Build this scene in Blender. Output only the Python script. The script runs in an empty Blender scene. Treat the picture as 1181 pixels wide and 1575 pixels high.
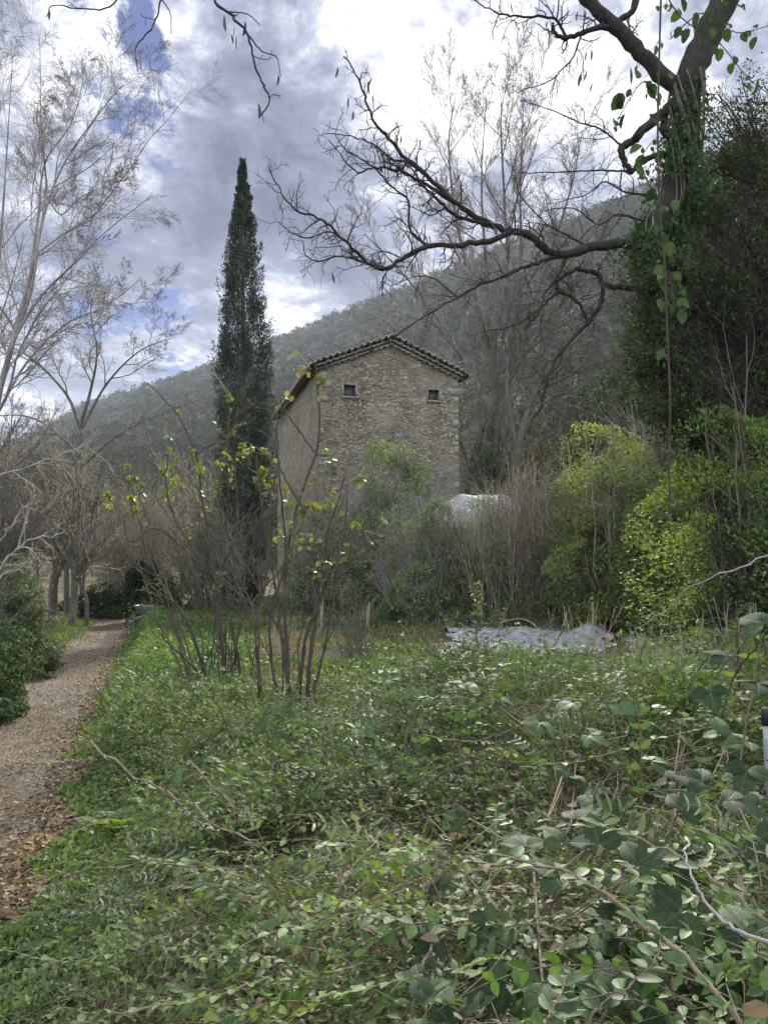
import bpy, math, numpy as np
from mathutils import Vector
R = math.radians
scn = bpy.context.scene
COL = scn.collection
pi = math.pi

# ------------------------------------------------------------------ camera
CAMZ, PITCH, F = 2.0, R(4.0), 1190.0
cam_d = bpy.data.cameras.new('camera'); cam = bpy.data.objects.new('camera', cam_d); COL.objects.link(cam)
cam.location = (0, 0, CAMZ); cam.rotation_euler = (R(90) + PITCH, 0, 0)
cam_d.sensor_fit = 'VERTICAL'; cam_d.sensor_height = 36; cam_d.lens = 36 * F / 1575
cam_d.clip_start = 0.05; cam_d.clip_end = 6000
scn.camera = cam

def ray(px, py):
    x = (px - 590.5) / F; u = -(py - 787.5) / F
    return np.array([x, math.cos(PITCH) - u * math.sin(PITCH), math.sin(PITCH) + u * math.cos(PITCH)])
def at(px, py, Y):
    d = ray(px, py); return np.array([0, 0, CAMZ]) + d * (Y / d[1])

# ------------------------------------------------------------------ light, sky, exposure
BACK_FILL_GAIN = 3.9
SUN_EL, SUN_AZ = 36.0, 10.0          # degrees above the horizon; degrees right of the view direction
scn.view_settings.view_transform = 'Standard'; scn.view_settings.look = 'None'
scn.view_settings.exposure = 1.55; scn.view_settings.gamma = 1.0
scn.cycles.max_bounces = 8; scn.cycles.diffuse_bounces = 3; scn.cycles.glossy_bounces = 2
scn.cycles.transmission_bounces = 4; scn.cycles.transparent_max_bounces = 8; scn.cycles.volume_bounces = 0
scn.cycles.caustics_reflective = False; scn.cycles.caustics_refractive = False
scn.cycles.use_denoising = True

w = bpy.data.worlds.new('World'); scn.world = w; w.use_nodes = True
nt = w.node_tree; nt.nodes.clear(); N_ = nt.nodes.new; LK = nt.links.new
out = N_('ShaderNodeOutputWorld'); bg = N_('ShaderNodeBackground'); bg.inputs[1].default_value = 0.1
LK(bg.outputs[0], out.inputs[0])
sky = N_('ShaderNodeTexSky'); sky.sky_type = 'NISHITA'; sky.sun_disc = False
sky.sun_elevation = R(SUN_EL); sky.sun_rotation = R(SUN_AZ); sky.air_density = 1.0; sky.dust_density = 0.6; sky.ozone_density = 2.0
tc = N_('ShaderNodeTexCoord'); nrm = N_('ShaderNodeVectorMath'); nrm.operation = 'NORMALIZE'; LK(tc.outputs['Generated'], nrm.inputs[0])
def M(op, a, b=None, c=None, clamp=False):
    n = N_('ShaderNodeMath'); n.operation = op; n.use_clamp = clamp
    for i, v in enumerate((a, b, c)):
        if v is None: continue
        if isinstance(v, (int, float)): n.inputs[i].default_value = v
        else: LK(v, n.inputs[i])
    return n.outputs[0]
def ramp(fac, stops, interp='LINEAR'):
    n = N_('ShaderNodeValToRGB'); n.color_ramp.interpolation = interp
    e = n.color_ramp.elements
    while len(e) < len(stops): e.new(0.5)
    for k, (p, c) in enumerate(stops):
        e[k].position = p; e[k].color = (c, c, c, 1) if isinstance(c, (int, float)) else (*c, 1)
    LK(fac, n.inputs[0]); return n.outputs[0]
def noise(vec, scale, detail=6, rough=0.55, dist=0.0, w_=None):
    n = N_('ShaderNodeTexNoise'); n.inputs['Scale'].default_value = scale; n.inputs['Detail'].default_value = detail
    n.inputs['Roughness'].default_value = rough; n.inputs['Distortion'].default_value = dist
    if w_ is not None: n.noise_dimensions = '4D'; n.inputs['W'].default_value = w_
    LK(vec, n.inputs['Vector']); return n.outputs[0]
sep = N_('ShaderNodeSeparateXYZ'); LK(nrm.outputs[0], sep.inputs[0])
den = M('ADD', M('MAXIMUM', sep.outputs[2], 0.0), 0.28)
cmb = N_('ShaderNodeCombineXYZ'); LK(M('DIVIDE', sep.outputs[0], den), cmb.inputs[0]); LK(M('DIVIDE', sep.outputs[1], den), cmb.inputs[1])
pv = cmb.outputs[0]
def blob(px, py, rad_deg, amp):
    """soft patch of sky round one direction: where a cloud or a gap stands"""
    d = ray(px, py); d = d / np.linalg.norm(d)
    dp = N_('ShaderNodeVectorMath'); dp.operation = 'DOT_PRODUCT'; LK(nrm.outputs[0], dp.inputs[0]); dp.inputs[1].default_value = tuple(d)
    c = math.cos(R(rad_deg))
    return M('MULTIPLY', M('SMOOTH_MIN', M('MAXIMUM', M('DIVIDE', M('SUBTRACT', dp.outputs['Value'], c), 1 - c), 0.0), 1.0, 0.1), amp)
def blobs(lst):
    s = None
    for b in lst:
        v = blob(*b); s = v if s is None else M('ADD', s, v)
    return s
# cover: how much cloud (1) or gap (0)
def contrast(v, k): return M('ADD', M('MULTIPLY', M('SUBTRACT', v, 0.5), k), 0.5)
cover = M('ADD', M('ADD', contrast(noise(pv, 4.8, 10, 0.68, 0.7, 3.1), 1.6), M('MULTIPLY', M('SUBTRACT', noise(pv, 17, 8, 0.66, 0.4, 5.0), 0.5), 0.7)), 0.20)
cover = M('ADD', cover, blobs([(160, 40, 4.5, -.15), (208, 130, 4, -.17), (238, 232, 4.5, -.16), (270, 272, 4, -.12), (35, 15, 5, -.10),
                               (255, 130, 5, -.10), (675, 150, 5.0, -.17), (230, 495, 5.5, -.20), (100, 470, 4, -.10), (310, 540, 5, -.15), (5, 600, 4, -.12), (560, 60, 16, .10), (420, 330, 12, .15), (900, 200, 12, .08)]))
mask = ramp(cover, [(0.40, 0.0), (0.56, 1.0)], 'EASE')
# thickness: white where thin, lavender grey where thick
thick = M('ADD', contrast(noise(pv, 4.4, 10, 0.66, 0.8, 7.7), 1.35), M('MULTIPLY', M('SUBTRACT', noise(pv, 13, 9, 0.68, 0.5, 1.3), 0.5), 0.95))
thick = M('ADD', thick, M('MULTIPLY', M('SUBTRACT', 0.62, cover), -0.25))
thick = M('ADD', thick, blobs([(320, 400, 15, .15), (250, 330, 9, .08), (440, 260, 11, .07), (420, 60, 8, .03), (500, 350, 9, .07), (330, 170, 6, .06),
                               (640, 60, 10, -.20), (880, 130, 10, -.15), (560, 150, 8, -.10), (950, 220, 8, -.12), (1000, 60, 9, .06), (760, 250, 9, .05), (120, 330, 10, .07), (430, 470, 5, -.30), (150, 100, 8, -.12), (120, 180, 7, -.12),
                               (240, 262, 4.0, -.18), (660, 180, 7, -.14), (110, 420, 9, -.04), (260, 495, 6, -.12), (750, 330, 12, -.04)]))
cloud = ramp(thick, [(0.22, (5.2, 5.2, 5.2)), (0.34, (3.3, 3.35, 3.6)), (0.45, (2.0, 2.1, 2.6)), (0.60, (1.05, 1.15, 1.65)), (0.92, (0.42, 0.48, 0.85))])
# unseen clouds overhead and behind the camera, brightened as added fill on the land
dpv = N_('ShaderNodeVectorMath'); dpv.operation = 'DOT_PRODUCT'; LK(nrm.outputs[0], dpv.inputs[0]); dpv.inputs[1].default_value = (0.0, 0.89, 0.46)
gain = M('ADD', 1.0, M('MULTIPLY', ramp(dpv.outputs['Value'], [(0.25, 1.0), (0.78, 0.0)]), BACK_FILL_GAIN))
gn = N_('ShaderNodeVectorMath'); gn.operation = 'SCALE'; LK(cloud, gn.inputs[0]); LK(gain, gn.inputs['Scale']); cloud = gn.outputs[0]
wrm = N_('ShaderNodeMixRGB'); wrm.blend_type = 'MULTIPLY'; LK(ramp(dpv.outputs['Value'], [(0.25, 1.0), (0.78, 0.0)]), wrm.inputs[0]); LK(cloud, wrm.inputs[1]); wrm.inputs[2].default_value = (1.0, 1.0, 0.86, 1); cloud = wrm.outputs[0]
skyc = N_('ShaderNodeMixRGB'); skyc.blend_type = 'MULTIPLY'; skyc.inputs[0].default_value = 1; LK(sky.outputs[0], skyc.inputs[1]); skyc.inputs[2].default_value = (0.10, 0.13, 0.24, 1)
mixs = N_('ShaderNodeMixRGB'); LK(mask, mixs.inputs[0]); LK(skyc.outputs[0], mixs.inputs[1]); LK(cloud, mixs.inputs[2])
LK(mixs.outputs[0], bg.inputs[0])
w.cycles.sampling_method = 'MANUAL'; w.cycles.sample_map_resolution = 512

sl = bpy.data.lights.new('sun', 'SUN'); sl.energy = 4.4; sl.angle = R(4.5); sl.color = (1.0, 0.94, 0.84)
so = bpy.data.objects.new('sun', sl); COL.objects.link(so)
sd = Vector((math.sin(R(SUN_AZ)) * math.cos(R(SUN_EL)), math.cos(R(SUN_AZ)) * math.cos(R(SUN_EL)), math.sin(R(SUN_EL))))
so.rotation_euler = sd.to_track_quat('Z', 'Y').to_euler(); so.location = (5, 20, 60)

# ------------------------------------------------------------------ materials
def newmat(name):
    m = bpy.data.materials.new(name); m.use_nodes = True
    global nt, N_, LK
    nt = m.node_tree; nt.nodes.clear(); N_ = nt.nodes.new; LK = nt.links.new
    o = N_('ShaderNodeOutputMaterial'); return m, o
def objco(scale=(1, 1, 1)):
    t = N_('ShaderNodeTexCoord'); mp = N_('ShaderNodeMapping'); mp.inputs['Scale'].default_value = scale; LK(t.outputs['Object'], mp.inputs[0]); return mp.outputs[0]
def mixc(fac, a, b, typ='MIX'):
    n = N_('ShaderNodeMixRGB'); n.blend_type = typ
    for i, v in enumerate((fac, a, b)):
        if isinstance(v, (int, float)): n.inputs[i].default_value = v
        elif isinstance(v, tuple): n.inputs[i].default_value = (*v, 1)
        else: LK(v, n.inputs[i])
    return n.outputs[0]
def principled(o, col, rough=0.8, spec=0.3, bump=None, bstr=0.5, bdist=0.02):
    p = N_('ShaderNodeBsdfPrincipled')
    if isinstance(col, tuple): p.inputs['Base Color'].default_value = (*col, 1)
    else: LK(col, p.inputs['Base Color'])
    if isinstance(rough, (int, float)): p.inputs['Roughness'].default_value = rough
    else: LK(rough, p.inputs['Roughness'])
    p.inputs['Specular IOR Level'].default_value = spec
    if bump is not None:
        b = N_('ShaderNodeBump'); b.inputs['Strength'].default_value = bstr; b.inputs['Distance'].default_value = bdist
        LK(bump, b.inputs['Height']); LK(b.outputs[0], p.inputs['Normal'])
    if o is not None: LK(p.outputs[0], o.inputs[0])
    return p
def leafmat(name, cols, trans=0.35, rough=0.45, spec=0.5, tcol=None, vein=False):
    m, o = newmat(name)
    g = N_('ShaderNodeNewGeometry')
    k = len(cols)
    c = ramp(g.outputs['Random Per Island'], [(i / max(1, k - 1), cc) for i, cc in enumerate(cols)])
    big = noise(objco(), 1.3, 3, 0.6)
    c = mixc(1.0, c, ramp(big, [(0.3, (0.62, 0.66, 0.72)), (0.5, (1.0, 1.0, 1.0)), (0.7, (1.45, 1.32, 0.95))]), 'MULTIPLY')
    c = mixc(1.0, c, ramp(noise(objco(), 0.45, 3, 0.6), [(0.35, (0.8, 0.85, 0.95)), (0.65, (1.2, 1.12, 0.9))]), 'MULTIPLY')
    hgt = None
    if vein:
        c = mixc(1.0, c, ramp(noise(objco(), 70, 4, 0.7), [(0.32, 0.6), (0.55, 1.05), (0.72, 1.3)]), 'MULTIPLY')
        uv = N_('ShaderNodeUVMap'); s = N_('ShaderNodeSeparateXYZ'); LK(uv.outputs[0], s.inputs[0])
        av = M('ABSOLUTE', M('SUBTRACT', s.outputs[1], 0.5))
        mid = ramp(av, [(0.0, 1.0), (0.045, 0.0)])
        side = M('SINE', M('MULTIPLY', M('SUBTRACT', s.outputs[0], M('MULTIPLY', av, 0.7)), 50.0))
        side = ramp(side, [(0.80, 0.0), (1.0, 1.0)])
        vn = M('MAXIMUM', mid, M('MULTIPLY', side, 0.35))
        c = mixc(M('MULTIPLY', vn, 0.16), c, (0.20, 0.27, 0.13))
        hgt = M('SUBTRACT', 1.0, vn)
    if hgt is None: hgt = noise(objco(), 60, 2, 0.5)
    p = principled(None, c, rough, spec, hgt, 0.35, 0.004)
    t = N_('ShaderNodeBsdfTranslucent')
    tc_ = mixc(1.0, c, tcol or (1.5, 1.6, 0.6), 'MULTIPLY'); LK(tc_, t.inputs[0])
    ms = N_('ShaderNodeMixShader'); ms.inputs[0].default_value = trans; LK(p.outputs[0], ms.inputs[1]); LK(t.outputs[0], ms.inputs[2]); LK(ms.outputs[0], o.inputs[0])
    return m
def barkmat(name, a, b, scale=9, moss=None):
    m, o = newmat(name)
    v = objco((1, 1, 0.35)); n = noise(v, scale, 5, 0.65)
    c = mixc(ramp(n, [(0.35, 0.0), (0.65, 1.0)]), a, b)
    if moss: c = mixc(ramp(noise(objco(), 2.2, 4, 0.6), [(0.5, 0.0), (0.62, 0.8)]), c, moss)
    principled(o, c, 0.85, 0.2, n, 0.9, 0.03); return m

MAT = {}
MAT['bark_dark'] = barkmat('bark_dark', (0.010, 0.009, 0.008), (0.040, 0.036, 0.032), 22, (0.022, 0.028, 0.014))
MAT['bark_mid'] = barkmat('bark_mid', (0.055, 0.05, 0.042), (0.13, 0.12, 0.10), 6, (0.06, 0.075, 0.04))
MAT['bark_pale'] = barkmat('bark_pale', (0.13, 0.12, 0.12), (0.30, 0.28, 0.27), 5)
MAT['twig_grey'] = barkmat('twig_grey', (0.15, 0.14, 0.13), (0.26, 0.24, 0.225), 12)
MAT['twig_brown'] = barkmat('twig_brown', (0.065, 0.06, 0.05), (0.14, 0.125, 0.105), 12)
MAT['twig_tan'] = barkmat('twig_tan', (0.17, 0.148, 0.11), (0.34, 0.30, 0.235), 12)
MAT['twig_dry'] = barkmat('twig_dry', (0.06, 0.045, 0.032), (0.24, 0.19, 0.14), 3)
MAT['twig_dark'] = barkmat('twig_dark', (0.03, 0.026, 0.022), (0.075, 0.06, 0.05), 14)
MAT['stem_red'] = barkmat('stem_red', (0.09, 0.068, 0.045), (0.21, 0.165, 0.115), 30)
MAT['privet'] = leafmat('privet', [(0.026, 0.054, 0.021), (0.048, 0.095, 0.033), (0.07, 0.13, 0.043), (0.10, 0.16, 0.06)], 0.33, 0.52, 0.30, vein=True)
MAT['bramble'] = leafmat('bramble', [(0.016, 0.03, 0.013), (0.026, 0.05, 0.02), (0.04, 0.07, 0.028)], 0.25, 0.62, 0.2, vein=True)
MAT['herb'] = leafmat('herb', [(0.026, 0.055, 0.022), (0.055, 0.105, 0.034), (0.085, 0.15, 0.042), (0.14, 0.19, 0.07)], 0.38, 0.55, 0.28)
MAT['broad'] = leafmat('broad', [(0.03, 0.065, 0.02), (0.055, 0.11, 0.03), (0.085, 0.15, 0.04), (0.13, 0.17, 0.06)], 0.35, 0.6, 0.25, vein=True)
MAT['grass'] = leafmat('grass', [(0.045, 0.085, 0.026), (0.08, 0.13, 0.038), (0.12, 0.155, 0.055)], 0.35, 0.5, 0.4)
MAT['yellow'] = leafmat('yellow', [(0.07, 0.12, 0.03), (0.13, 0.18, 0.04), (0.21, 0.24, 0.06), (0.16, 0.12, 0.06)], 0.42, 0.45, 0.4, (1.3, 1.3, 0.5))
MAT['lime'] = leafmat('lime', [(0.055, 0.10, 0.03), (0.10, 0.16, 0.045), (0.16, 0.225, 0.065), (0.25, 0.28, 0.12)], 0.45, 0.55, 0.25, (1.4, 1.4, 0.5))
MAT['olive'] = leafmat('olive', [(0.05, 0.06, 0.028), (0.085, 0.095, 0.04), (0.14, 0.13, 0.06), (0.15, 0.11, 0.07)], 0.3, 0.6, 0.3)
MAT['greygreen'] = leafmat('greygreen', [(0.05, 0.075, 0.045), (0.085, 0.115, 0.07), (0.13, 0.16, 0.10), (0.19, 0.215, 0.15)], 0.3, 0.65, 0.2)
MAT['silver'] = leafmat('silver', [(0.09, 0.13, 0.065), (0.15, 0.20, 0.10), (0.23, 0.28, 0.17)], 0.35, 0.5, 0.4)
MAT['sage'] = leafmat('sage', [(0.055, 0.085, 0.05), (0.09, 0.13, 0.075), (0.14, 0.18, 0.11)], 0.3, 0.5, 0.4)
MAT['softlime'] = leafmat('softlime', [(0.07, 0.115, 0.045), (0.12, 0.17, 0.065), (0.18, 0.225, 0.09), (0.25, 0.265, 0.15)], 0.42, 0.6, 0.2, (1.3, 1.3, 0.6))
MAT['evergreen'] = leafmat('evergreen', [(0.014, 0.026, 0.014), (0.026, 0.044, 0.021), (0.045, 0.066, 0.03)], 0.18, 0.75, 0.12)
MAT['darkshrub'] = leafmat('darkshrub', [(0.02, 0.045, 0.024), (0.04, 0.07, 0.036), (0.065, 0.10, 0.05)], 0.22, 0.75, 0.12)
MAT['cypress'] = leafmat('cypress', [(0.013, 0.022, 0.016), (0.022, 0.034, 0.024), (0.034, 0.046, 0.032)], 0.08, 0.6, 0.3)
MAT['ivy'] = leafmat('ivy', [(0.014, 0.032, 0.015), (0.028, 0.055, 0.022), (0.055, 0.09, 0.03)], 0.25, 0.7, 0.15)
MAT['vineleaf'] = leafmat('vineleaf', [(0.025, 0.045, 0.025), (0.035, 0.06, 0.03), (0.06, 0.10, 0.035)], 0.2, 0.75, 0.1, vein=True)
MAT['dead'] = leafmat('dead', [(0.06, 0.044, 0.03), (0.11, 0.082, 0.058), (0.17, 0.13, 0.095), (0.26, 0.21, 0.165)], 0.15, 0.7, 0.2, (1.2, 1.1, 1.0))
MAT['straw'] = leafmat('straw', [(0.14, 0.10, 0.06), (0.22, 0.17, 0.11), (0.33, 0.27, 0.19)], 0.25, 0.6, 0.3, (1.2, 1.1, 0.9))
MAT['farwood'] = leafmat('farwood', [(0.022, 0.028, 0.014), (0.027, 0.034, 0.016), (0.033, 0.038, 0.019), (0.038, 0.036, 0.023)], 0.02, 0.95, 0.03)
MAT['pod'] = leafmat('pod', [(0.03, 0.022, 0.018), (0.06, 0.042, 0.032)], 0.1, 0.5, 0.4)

def m_ground():
    m, o = newmat('soil'); v = objco()
    n = noise(v, 3.0, 6, 0.65); n2 = noise(v, 40, 4, 0.7)
    c = ramp(n, [(0.3, (0.035, 0.030, 0.020)), (0.5, (0.055, 0.055, 0.028)), (0.7, (0.07, 0.075, 0.035))])
    c = mixc(ramp(n2, [(0.45, 0.0), (0.6, 0.6)]), c, (0.09, 0.07, 0.05))
    principled(o, c, 0.95, 0.1, n2, 0.8, 0.03); return m
def m_path():
    m, o = newmat('path_leaf_mould'); v = objco()
    n = noise(v, 1.1, 5, 0.6); n2 = noise(v, 45, 5, 0.7); vo = N_('ShaderNodeTexVoronoi'); vo.inputs['Scale'].default_value = 55; LK(v, vo.inputs[0])
    c = ramp(vo.outputs['Color'], [(0.2, (0.045, 0.036, 0.026)), (0.5, (0.085, 0.068, 0.052)), (0.8, (0.135, 0.112, 0.087)), (0.95, (0.25, 0.22, 0.18))])
    c = mixc(ramp(n2, [(0.4, 0.0), (0.65, 0.7)]), c, (0.09, 0.07, 0.052))
    c = mixc(ramp(n, [(0.4, 0.0), (0.65, 0.6)]), c, (0.145, 0.122, 0.098))
    sx = N_('ShaderNodeMapping'); sx.inputs['Scale'].default_value = (1.0, 0.35, 1); LK(v, sx.inputs[0])
    c = mixc(ramp(noise(sx.outputs[0], 1.9, 6, 0.7), [(0.48, 0.0), (0.62, 0.65)]), c, (0.05, 0.045, 0.03))
    principled(o, c, 0.9, 0.2, n2, 0.8, 0.02); return m
def m_hill():
    m, o = newmat('hillside_scrub'); v = objco()
    n = noise(v, 0.018, 5, 0.6); vo = N_('ShaderNodeTexVoronoi'); vo.inputs['Scale'].default_value = 0.16; LK(v, vo.inputs[0]); n3 = noise(v, 0.35, 6, 0.7)
    c = ramp(n, [(0.3, (0.022, 0.028, 0.015)), (0.55, (0.035, 0.037, 0.02)), (0.75, (0.05, 0.046, 0.03))])
    c = mixc(1.0, c, ramp(vo.outputs['Color'], [(0.1, 0.7), (0.9, 1.25)]), 'MULTIPLY')
    c = mixc(1.0, c, ramp(n3, [(0.35, 0.7), (0.7, 1.3)]), 'MULTIPLY')
    principled(o, c, 0.95, 0.1, n3, 1.0, 2.5); return m
def m_stone():
    m, o = newmat('rubble_masonry')
    t = N_('ShaderNodeTexCoord')
    dist = N_('ShaderNodeTexNoise'); dist.inputs['Scale'].default_value = 3.0; dist.inputs['Detail'].default_value = 3; LK(t.outputs['Object'], dist.inputs['Vector'])
    add = N_('ShaderNodeVectorMath'); add.operation = 'MULTIPLY_ADD'; LK(dist.outputs['Color'], add.inputs[0]); add.inputs[1].default_value = (.12, .12, .12); LK(t.outputs['Object'], add.inputs[2])
    mp = N_('ShaderNodeMapping'); mp.inputs['Scale'].default_value = (1, 1, 1.9); LK(add.outputs[0], mp.inputs[0]); v = mp.outputs[0]
    vo = N_('ShaderNodeTexVoronoi'); vo.inputs['Scale'].default_value = 6.0; LK(v, vo.inputs[0])
    ve = N_('ShaderNodeTexVoronoi'); ve.feature = 'DISTANCE_TO_EDGE'; ve.inputs['Scale'].default_value = 6.0; LK(v, ve.inputs[0])
    n2 = noise(t.outputs['Object'], 14, 5, 0.7); n0 = noise(t.outputs['Object'], 0.55, 5, 0.65)
    s = N_('ShaderNodeSeparateXYZ'); LK(vo.outputs['Color'], s.inputs[0])
    c = ramp(s.outputs[0], [(0.0, (0.15, 0.13, 0.10)), (0.3, (0.20, 0.178, 0.14)), (0.6, (0.24, 0.215, 0.17)), (0.85, (0.29, 0.26, 0.205)), (1.0, (0.35, 0.315, 0.25))])
    joint = ramp(ve.outputs['Distance'], [(0.02, 0.0), (0.09, 1.0)])
    mortar = mixc(ramp(n0, [(0.4, 0.0), (0.6, 1.0)]), (0.10, 0.088, 0.068), (0.26, 0.232, 0.182))
    c = mixc(joint, mortar, c)
    c = mixc(1.0, c, ramp(n2, [(0.3, 0.5), (0.7, 1.4)]), 'MULTIPLY')
    # worn lime render clinging in patches, grey lichen
    c = mixc(ramp(noise(t.outputs['Object'], 1.1, 7, 0.7, 0.4), [(0.50, 0.0), (0.61, 0.6)]), c, (0.265, 0.24, 0.19))
    c = mixc(ramp(noise(t.outputs['Object'], 2.3, 7, 0.75, 0.2), [(0.55, 0.0), (0.66, 0.6)]), c, (0.13, 0.122, 0.105))
    # rain streaks and damp staining
    ms = N_('ShaderNodeMapping'); ms.inputs['Scale'].default_value = (1.0, 1.0, 0.35); LK(t.outputs['Object'], ms.inputs[0])
    c = mixc(1.0, c, ramp(noise(ms.outputs[0], 1.6, 6, 0.65), [(0.3, (0.78, 0.76, 0.74)), (0.55, (1.0, 1.0, 1.0)), (0.7, (1.1, 1.08, 1.03))]), 'MULTIPLY')
    h = M('ADD', M('MULTIPLY', joint, 0.8), M('MULTIPLY', n2, 0.7))
    principled(o, c, 0.95, 0.15, h, 0.9, 0.05); return m
def m_render():
    m, o = newmat('old_render'); t = objco(); n = noise(t, 0.8, 7, 0.7, 0.3); n2 = noise(t, 12, 5, 0.7)
    c = ramp(n, [(0.35, (0.17, 0.155, 0.13)), (0.55, (0.25, 0.232, 0.195)), (0.7, (0.33, 0.305, 0.26))])
    c = mixc(1.0, c, ramp(n2, [(0.3, 0.7), (0.7, 1.25)]), 'MULTIPLY'); principled(o, c, 0.95, 0.1, n2, 0.9, 0.04); return m
def m_simple(name, a, b, scale=8, rough=0.8, bstr=0.4, bd=0.01, spec=0.3):
    m, o = newmat(name); n = noise(objco(), scale, 5, 0.65)
    principled(o, mixc(ramp(n, [(0.35, 0.0), (0.65, 1.0)]), a, b), rough, spec, n, bstr, bd); return m
MAT['soil'] = m_ground(); MAT['path'] = m_path(); MAT['hill'] = m_hill(); MAT['stone'] = m_stone(); MAT['render'] = m_render()
MAT['tile'] = m_simple('roof_tile', (0.05, 0.042, 0.038), (0.15, 0.115, 0.09), 5, 0.85)
MAT['tile_end'] = m_simple('verge_tile', (0.10, 0.088, 0.075), (0.36, 0.32, 0.27), 9, 0.85)
MAT['beam'] = m_simple('old_wood', (0.03, 0.025, 0.02), (0.06, 0.05, 0.04), 8)
MAT['pane'] = m_simple('shutter_board', (0.06, 0.06, 0.07), (0.10, 0.10, 0.11), 6, 0.5)
MAT['quoin'] = m_simple('dressed_stone', (0.14, 0.125, 0.10), (0.27, 0.243, 0.195), 6, 0.9, 0.9, 0.03)
MAT['tarp'] = m_simple('grey_plastic_sheet', (0.14, 0.143, 0.155), (0.34, 0.345, 0.38), 5, 0.85, 0.8, 0.03, 0.15)
MAT['rock'] = m_simple('weathered_sheet', (0.14, 0.14, 0.13), (0.36, 0.36, 0.36), 2.0, 0.8, 0.9, 0.08)
MAT['rubber'] = m_simple('black_rubber', (0.015, 0.015, 0.017), (0.03, 0.03, 0.033), 10, 0.6)
MAT['steel'] = m_simple('grey_steel', (0.18, 0.19, 0.20), (0.28, 0.29, 0.30), 8, 0.45)
MAT['white_plastic'] = m_simple('white_plastic', (0.15, 0.18, 0.16), (0.26, 0.29, 0.27), 6, 0.5)
MAT['greentray'] = m_simple('green_paint', (0.03, 0.07, 0.05), (0.05, 0.10, 0.07), 6, 0.5)

# ------------------------------------------------------------------ mesh helpers
def unit(v): return v / np.maximum(np.linalg.norm(v, axis=-1, keepdims=True), 1e-9)
class Geo:
    def __init__(s): s.V = []; s.F = []; s.UV = []; s.n = 0
    def add(s, V, F, UV=None):
        V = np.asarray(V, float).reshape(-1, 3); F = np.asarray(F, int)
        s.V.append(V); s.F.append(F + s.n); s.UV.append(UV if UV is not None else np.full((len(V), 2), 0.25)); s.n += len(V)
    def box(s, c, h, ax=None):
        c = np.array(c, float); h = np.array(h, float)
        q = np.array([[-1,-1,-1],[1,-1,-1],[1,1,-1],[-1,1,-1],[-1,-1,1],[1,-1,1],[1,1,1],[-1,1,1]], float) * h
        if ax is not None: q = q @ np.array(ax)
        s.add(q + c, [[0,3,2,1],[4,5,6,7],[0,1,5,4],[1,2,6,5],[2,3,7,6],[3,0,4,7]])
def link(name, g, mat, parent=None, smooth=False, loc=None, label=None):
    me = bpy.data.meshes.new(name)
    V = np.concatenate(g.V); base = np.zeros(3)
    if parent is not None: base = np.array(parent['_w'], float)
    elif loc is not None: base = np.array(loc, float)
    V = V - base
    me.vertices.add(len(V)); me.vertices.foreach_set('co', V.astype(np.float32).ravel())
    li = np.concatenate([f.ravel() for f in g.F]); sz = np.concatenate([np.full(len(f), f.shape[1]) for f in g.F])
    me.loops.add(len(li)); me.loops.foreach_set('vertex_index', li.astype(np.int32))
    me.polygons.add(len(sz)); st = np.concatenate([[0], np.cumsum(sz)[:-1]])
    me.polygons.foreach_set('loop_start', st.astype(np.int32)); me.polygons.foreach_set('loop_total', sz.astype(np.int32))
    if smooth: me.polygons.foreach_set('use_smooth', np.ones(len(sz), bool))
    uv = np.concatenate(g.UV); ul = me.uv_layers.new(name='UVMap'); ul.data.foreach_set('uv', uv[li].astype(np.float32).ravel())
    me.update(calc_edges=True); me.validate()
    for m in (mat if isinstance(mat, list) else [mat]): me.materials.append(m)
    o = bpy.data.objects.new(name, me); COL.objects.link(o)
    if parent is not None: o.parent = parent
    elif loc is not None: o.location = loc
    if label: o['label'] = label
    o['_w'] = [float(x) for x in base]
    return o
def tag(o, label, cat, group=None, kind=None):
    if label: o['label'] = label
    if cat: o['category'] = cat
    if group: o['group'] = group
    if kind: o['kind'] = kind
    return o
def thing(name, label, cat, loc, group=None):
    o = bpy.data.objects.new(name, None); COL.objects.link(o); o.location = loc; o.empty_display_size = 0.1
    o['_w'] = [float(x) for x in loc]
    return tag(o, label, cat, group)

def tube(g, P, Rd, sides=5, cap=False):
    """P (N,n,3) polylines, Rd (N,n) radii"""
    P = np.asarray(P, float); Rd = np.asarray(Rd, float)
    if P.ndim == 2: P = P[None]; Rd = Rd[None]
    N, n, _ = P.shape
    if N == 0: return
    T = np.empty_like(P); T[:, 1:-1] = P[:, 2:] - P[:, :-2]; T[:, 0] = P[:, 1] - P[:, 0]; T[:, -1] = P[:, -1] - P[:, -2]; T = unit(T)
    m = unit(P[:, -1] - P[:, 0]); ref = np.where(np.abs(m[:, 2:3]) > 0.7, np.array([[1.0, 0.13, 0]]), np.array([[0, 0.1, 1.0]]))
    U = unit(np.cross(T, ref[:, None, :])); W = np.cross(T, U)
    a = np.arange(sides) * 2 * pi / sides
    V = P[:, :, None, :] + Rd[:, :, None, None] * (U[:, :, None, :] * np.cos(a)[None, None, :, None] + W[:, :, None, :] * np.sin(a)[None, None, :, None])
    b = (np.arange(N)[:, None, None] * n + np.arange(n - 1)[None, :, None]) * sides; k = np.arange(sides)[None, None, :]; k2 = (k + 1) % sides
    Fq = np.stack([b + k, b + k2, b + sides + k2, b + sides + k], -1).reshape(-1, 4)
    g.add(V.reshape(-1, 3), Fq)
    if cap:
        base = (np.arange(N)[:, None] * n) * sides + np.arange(sides)[None, ::-1]
        g.F.append(base + g.n - N * n * sides)
        e = (np.arange(N)[:, None] * n + n - 1) * sides + np.arange(sides)[None]
        g.F.append(e + g.n - N * n * sides)
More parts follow.
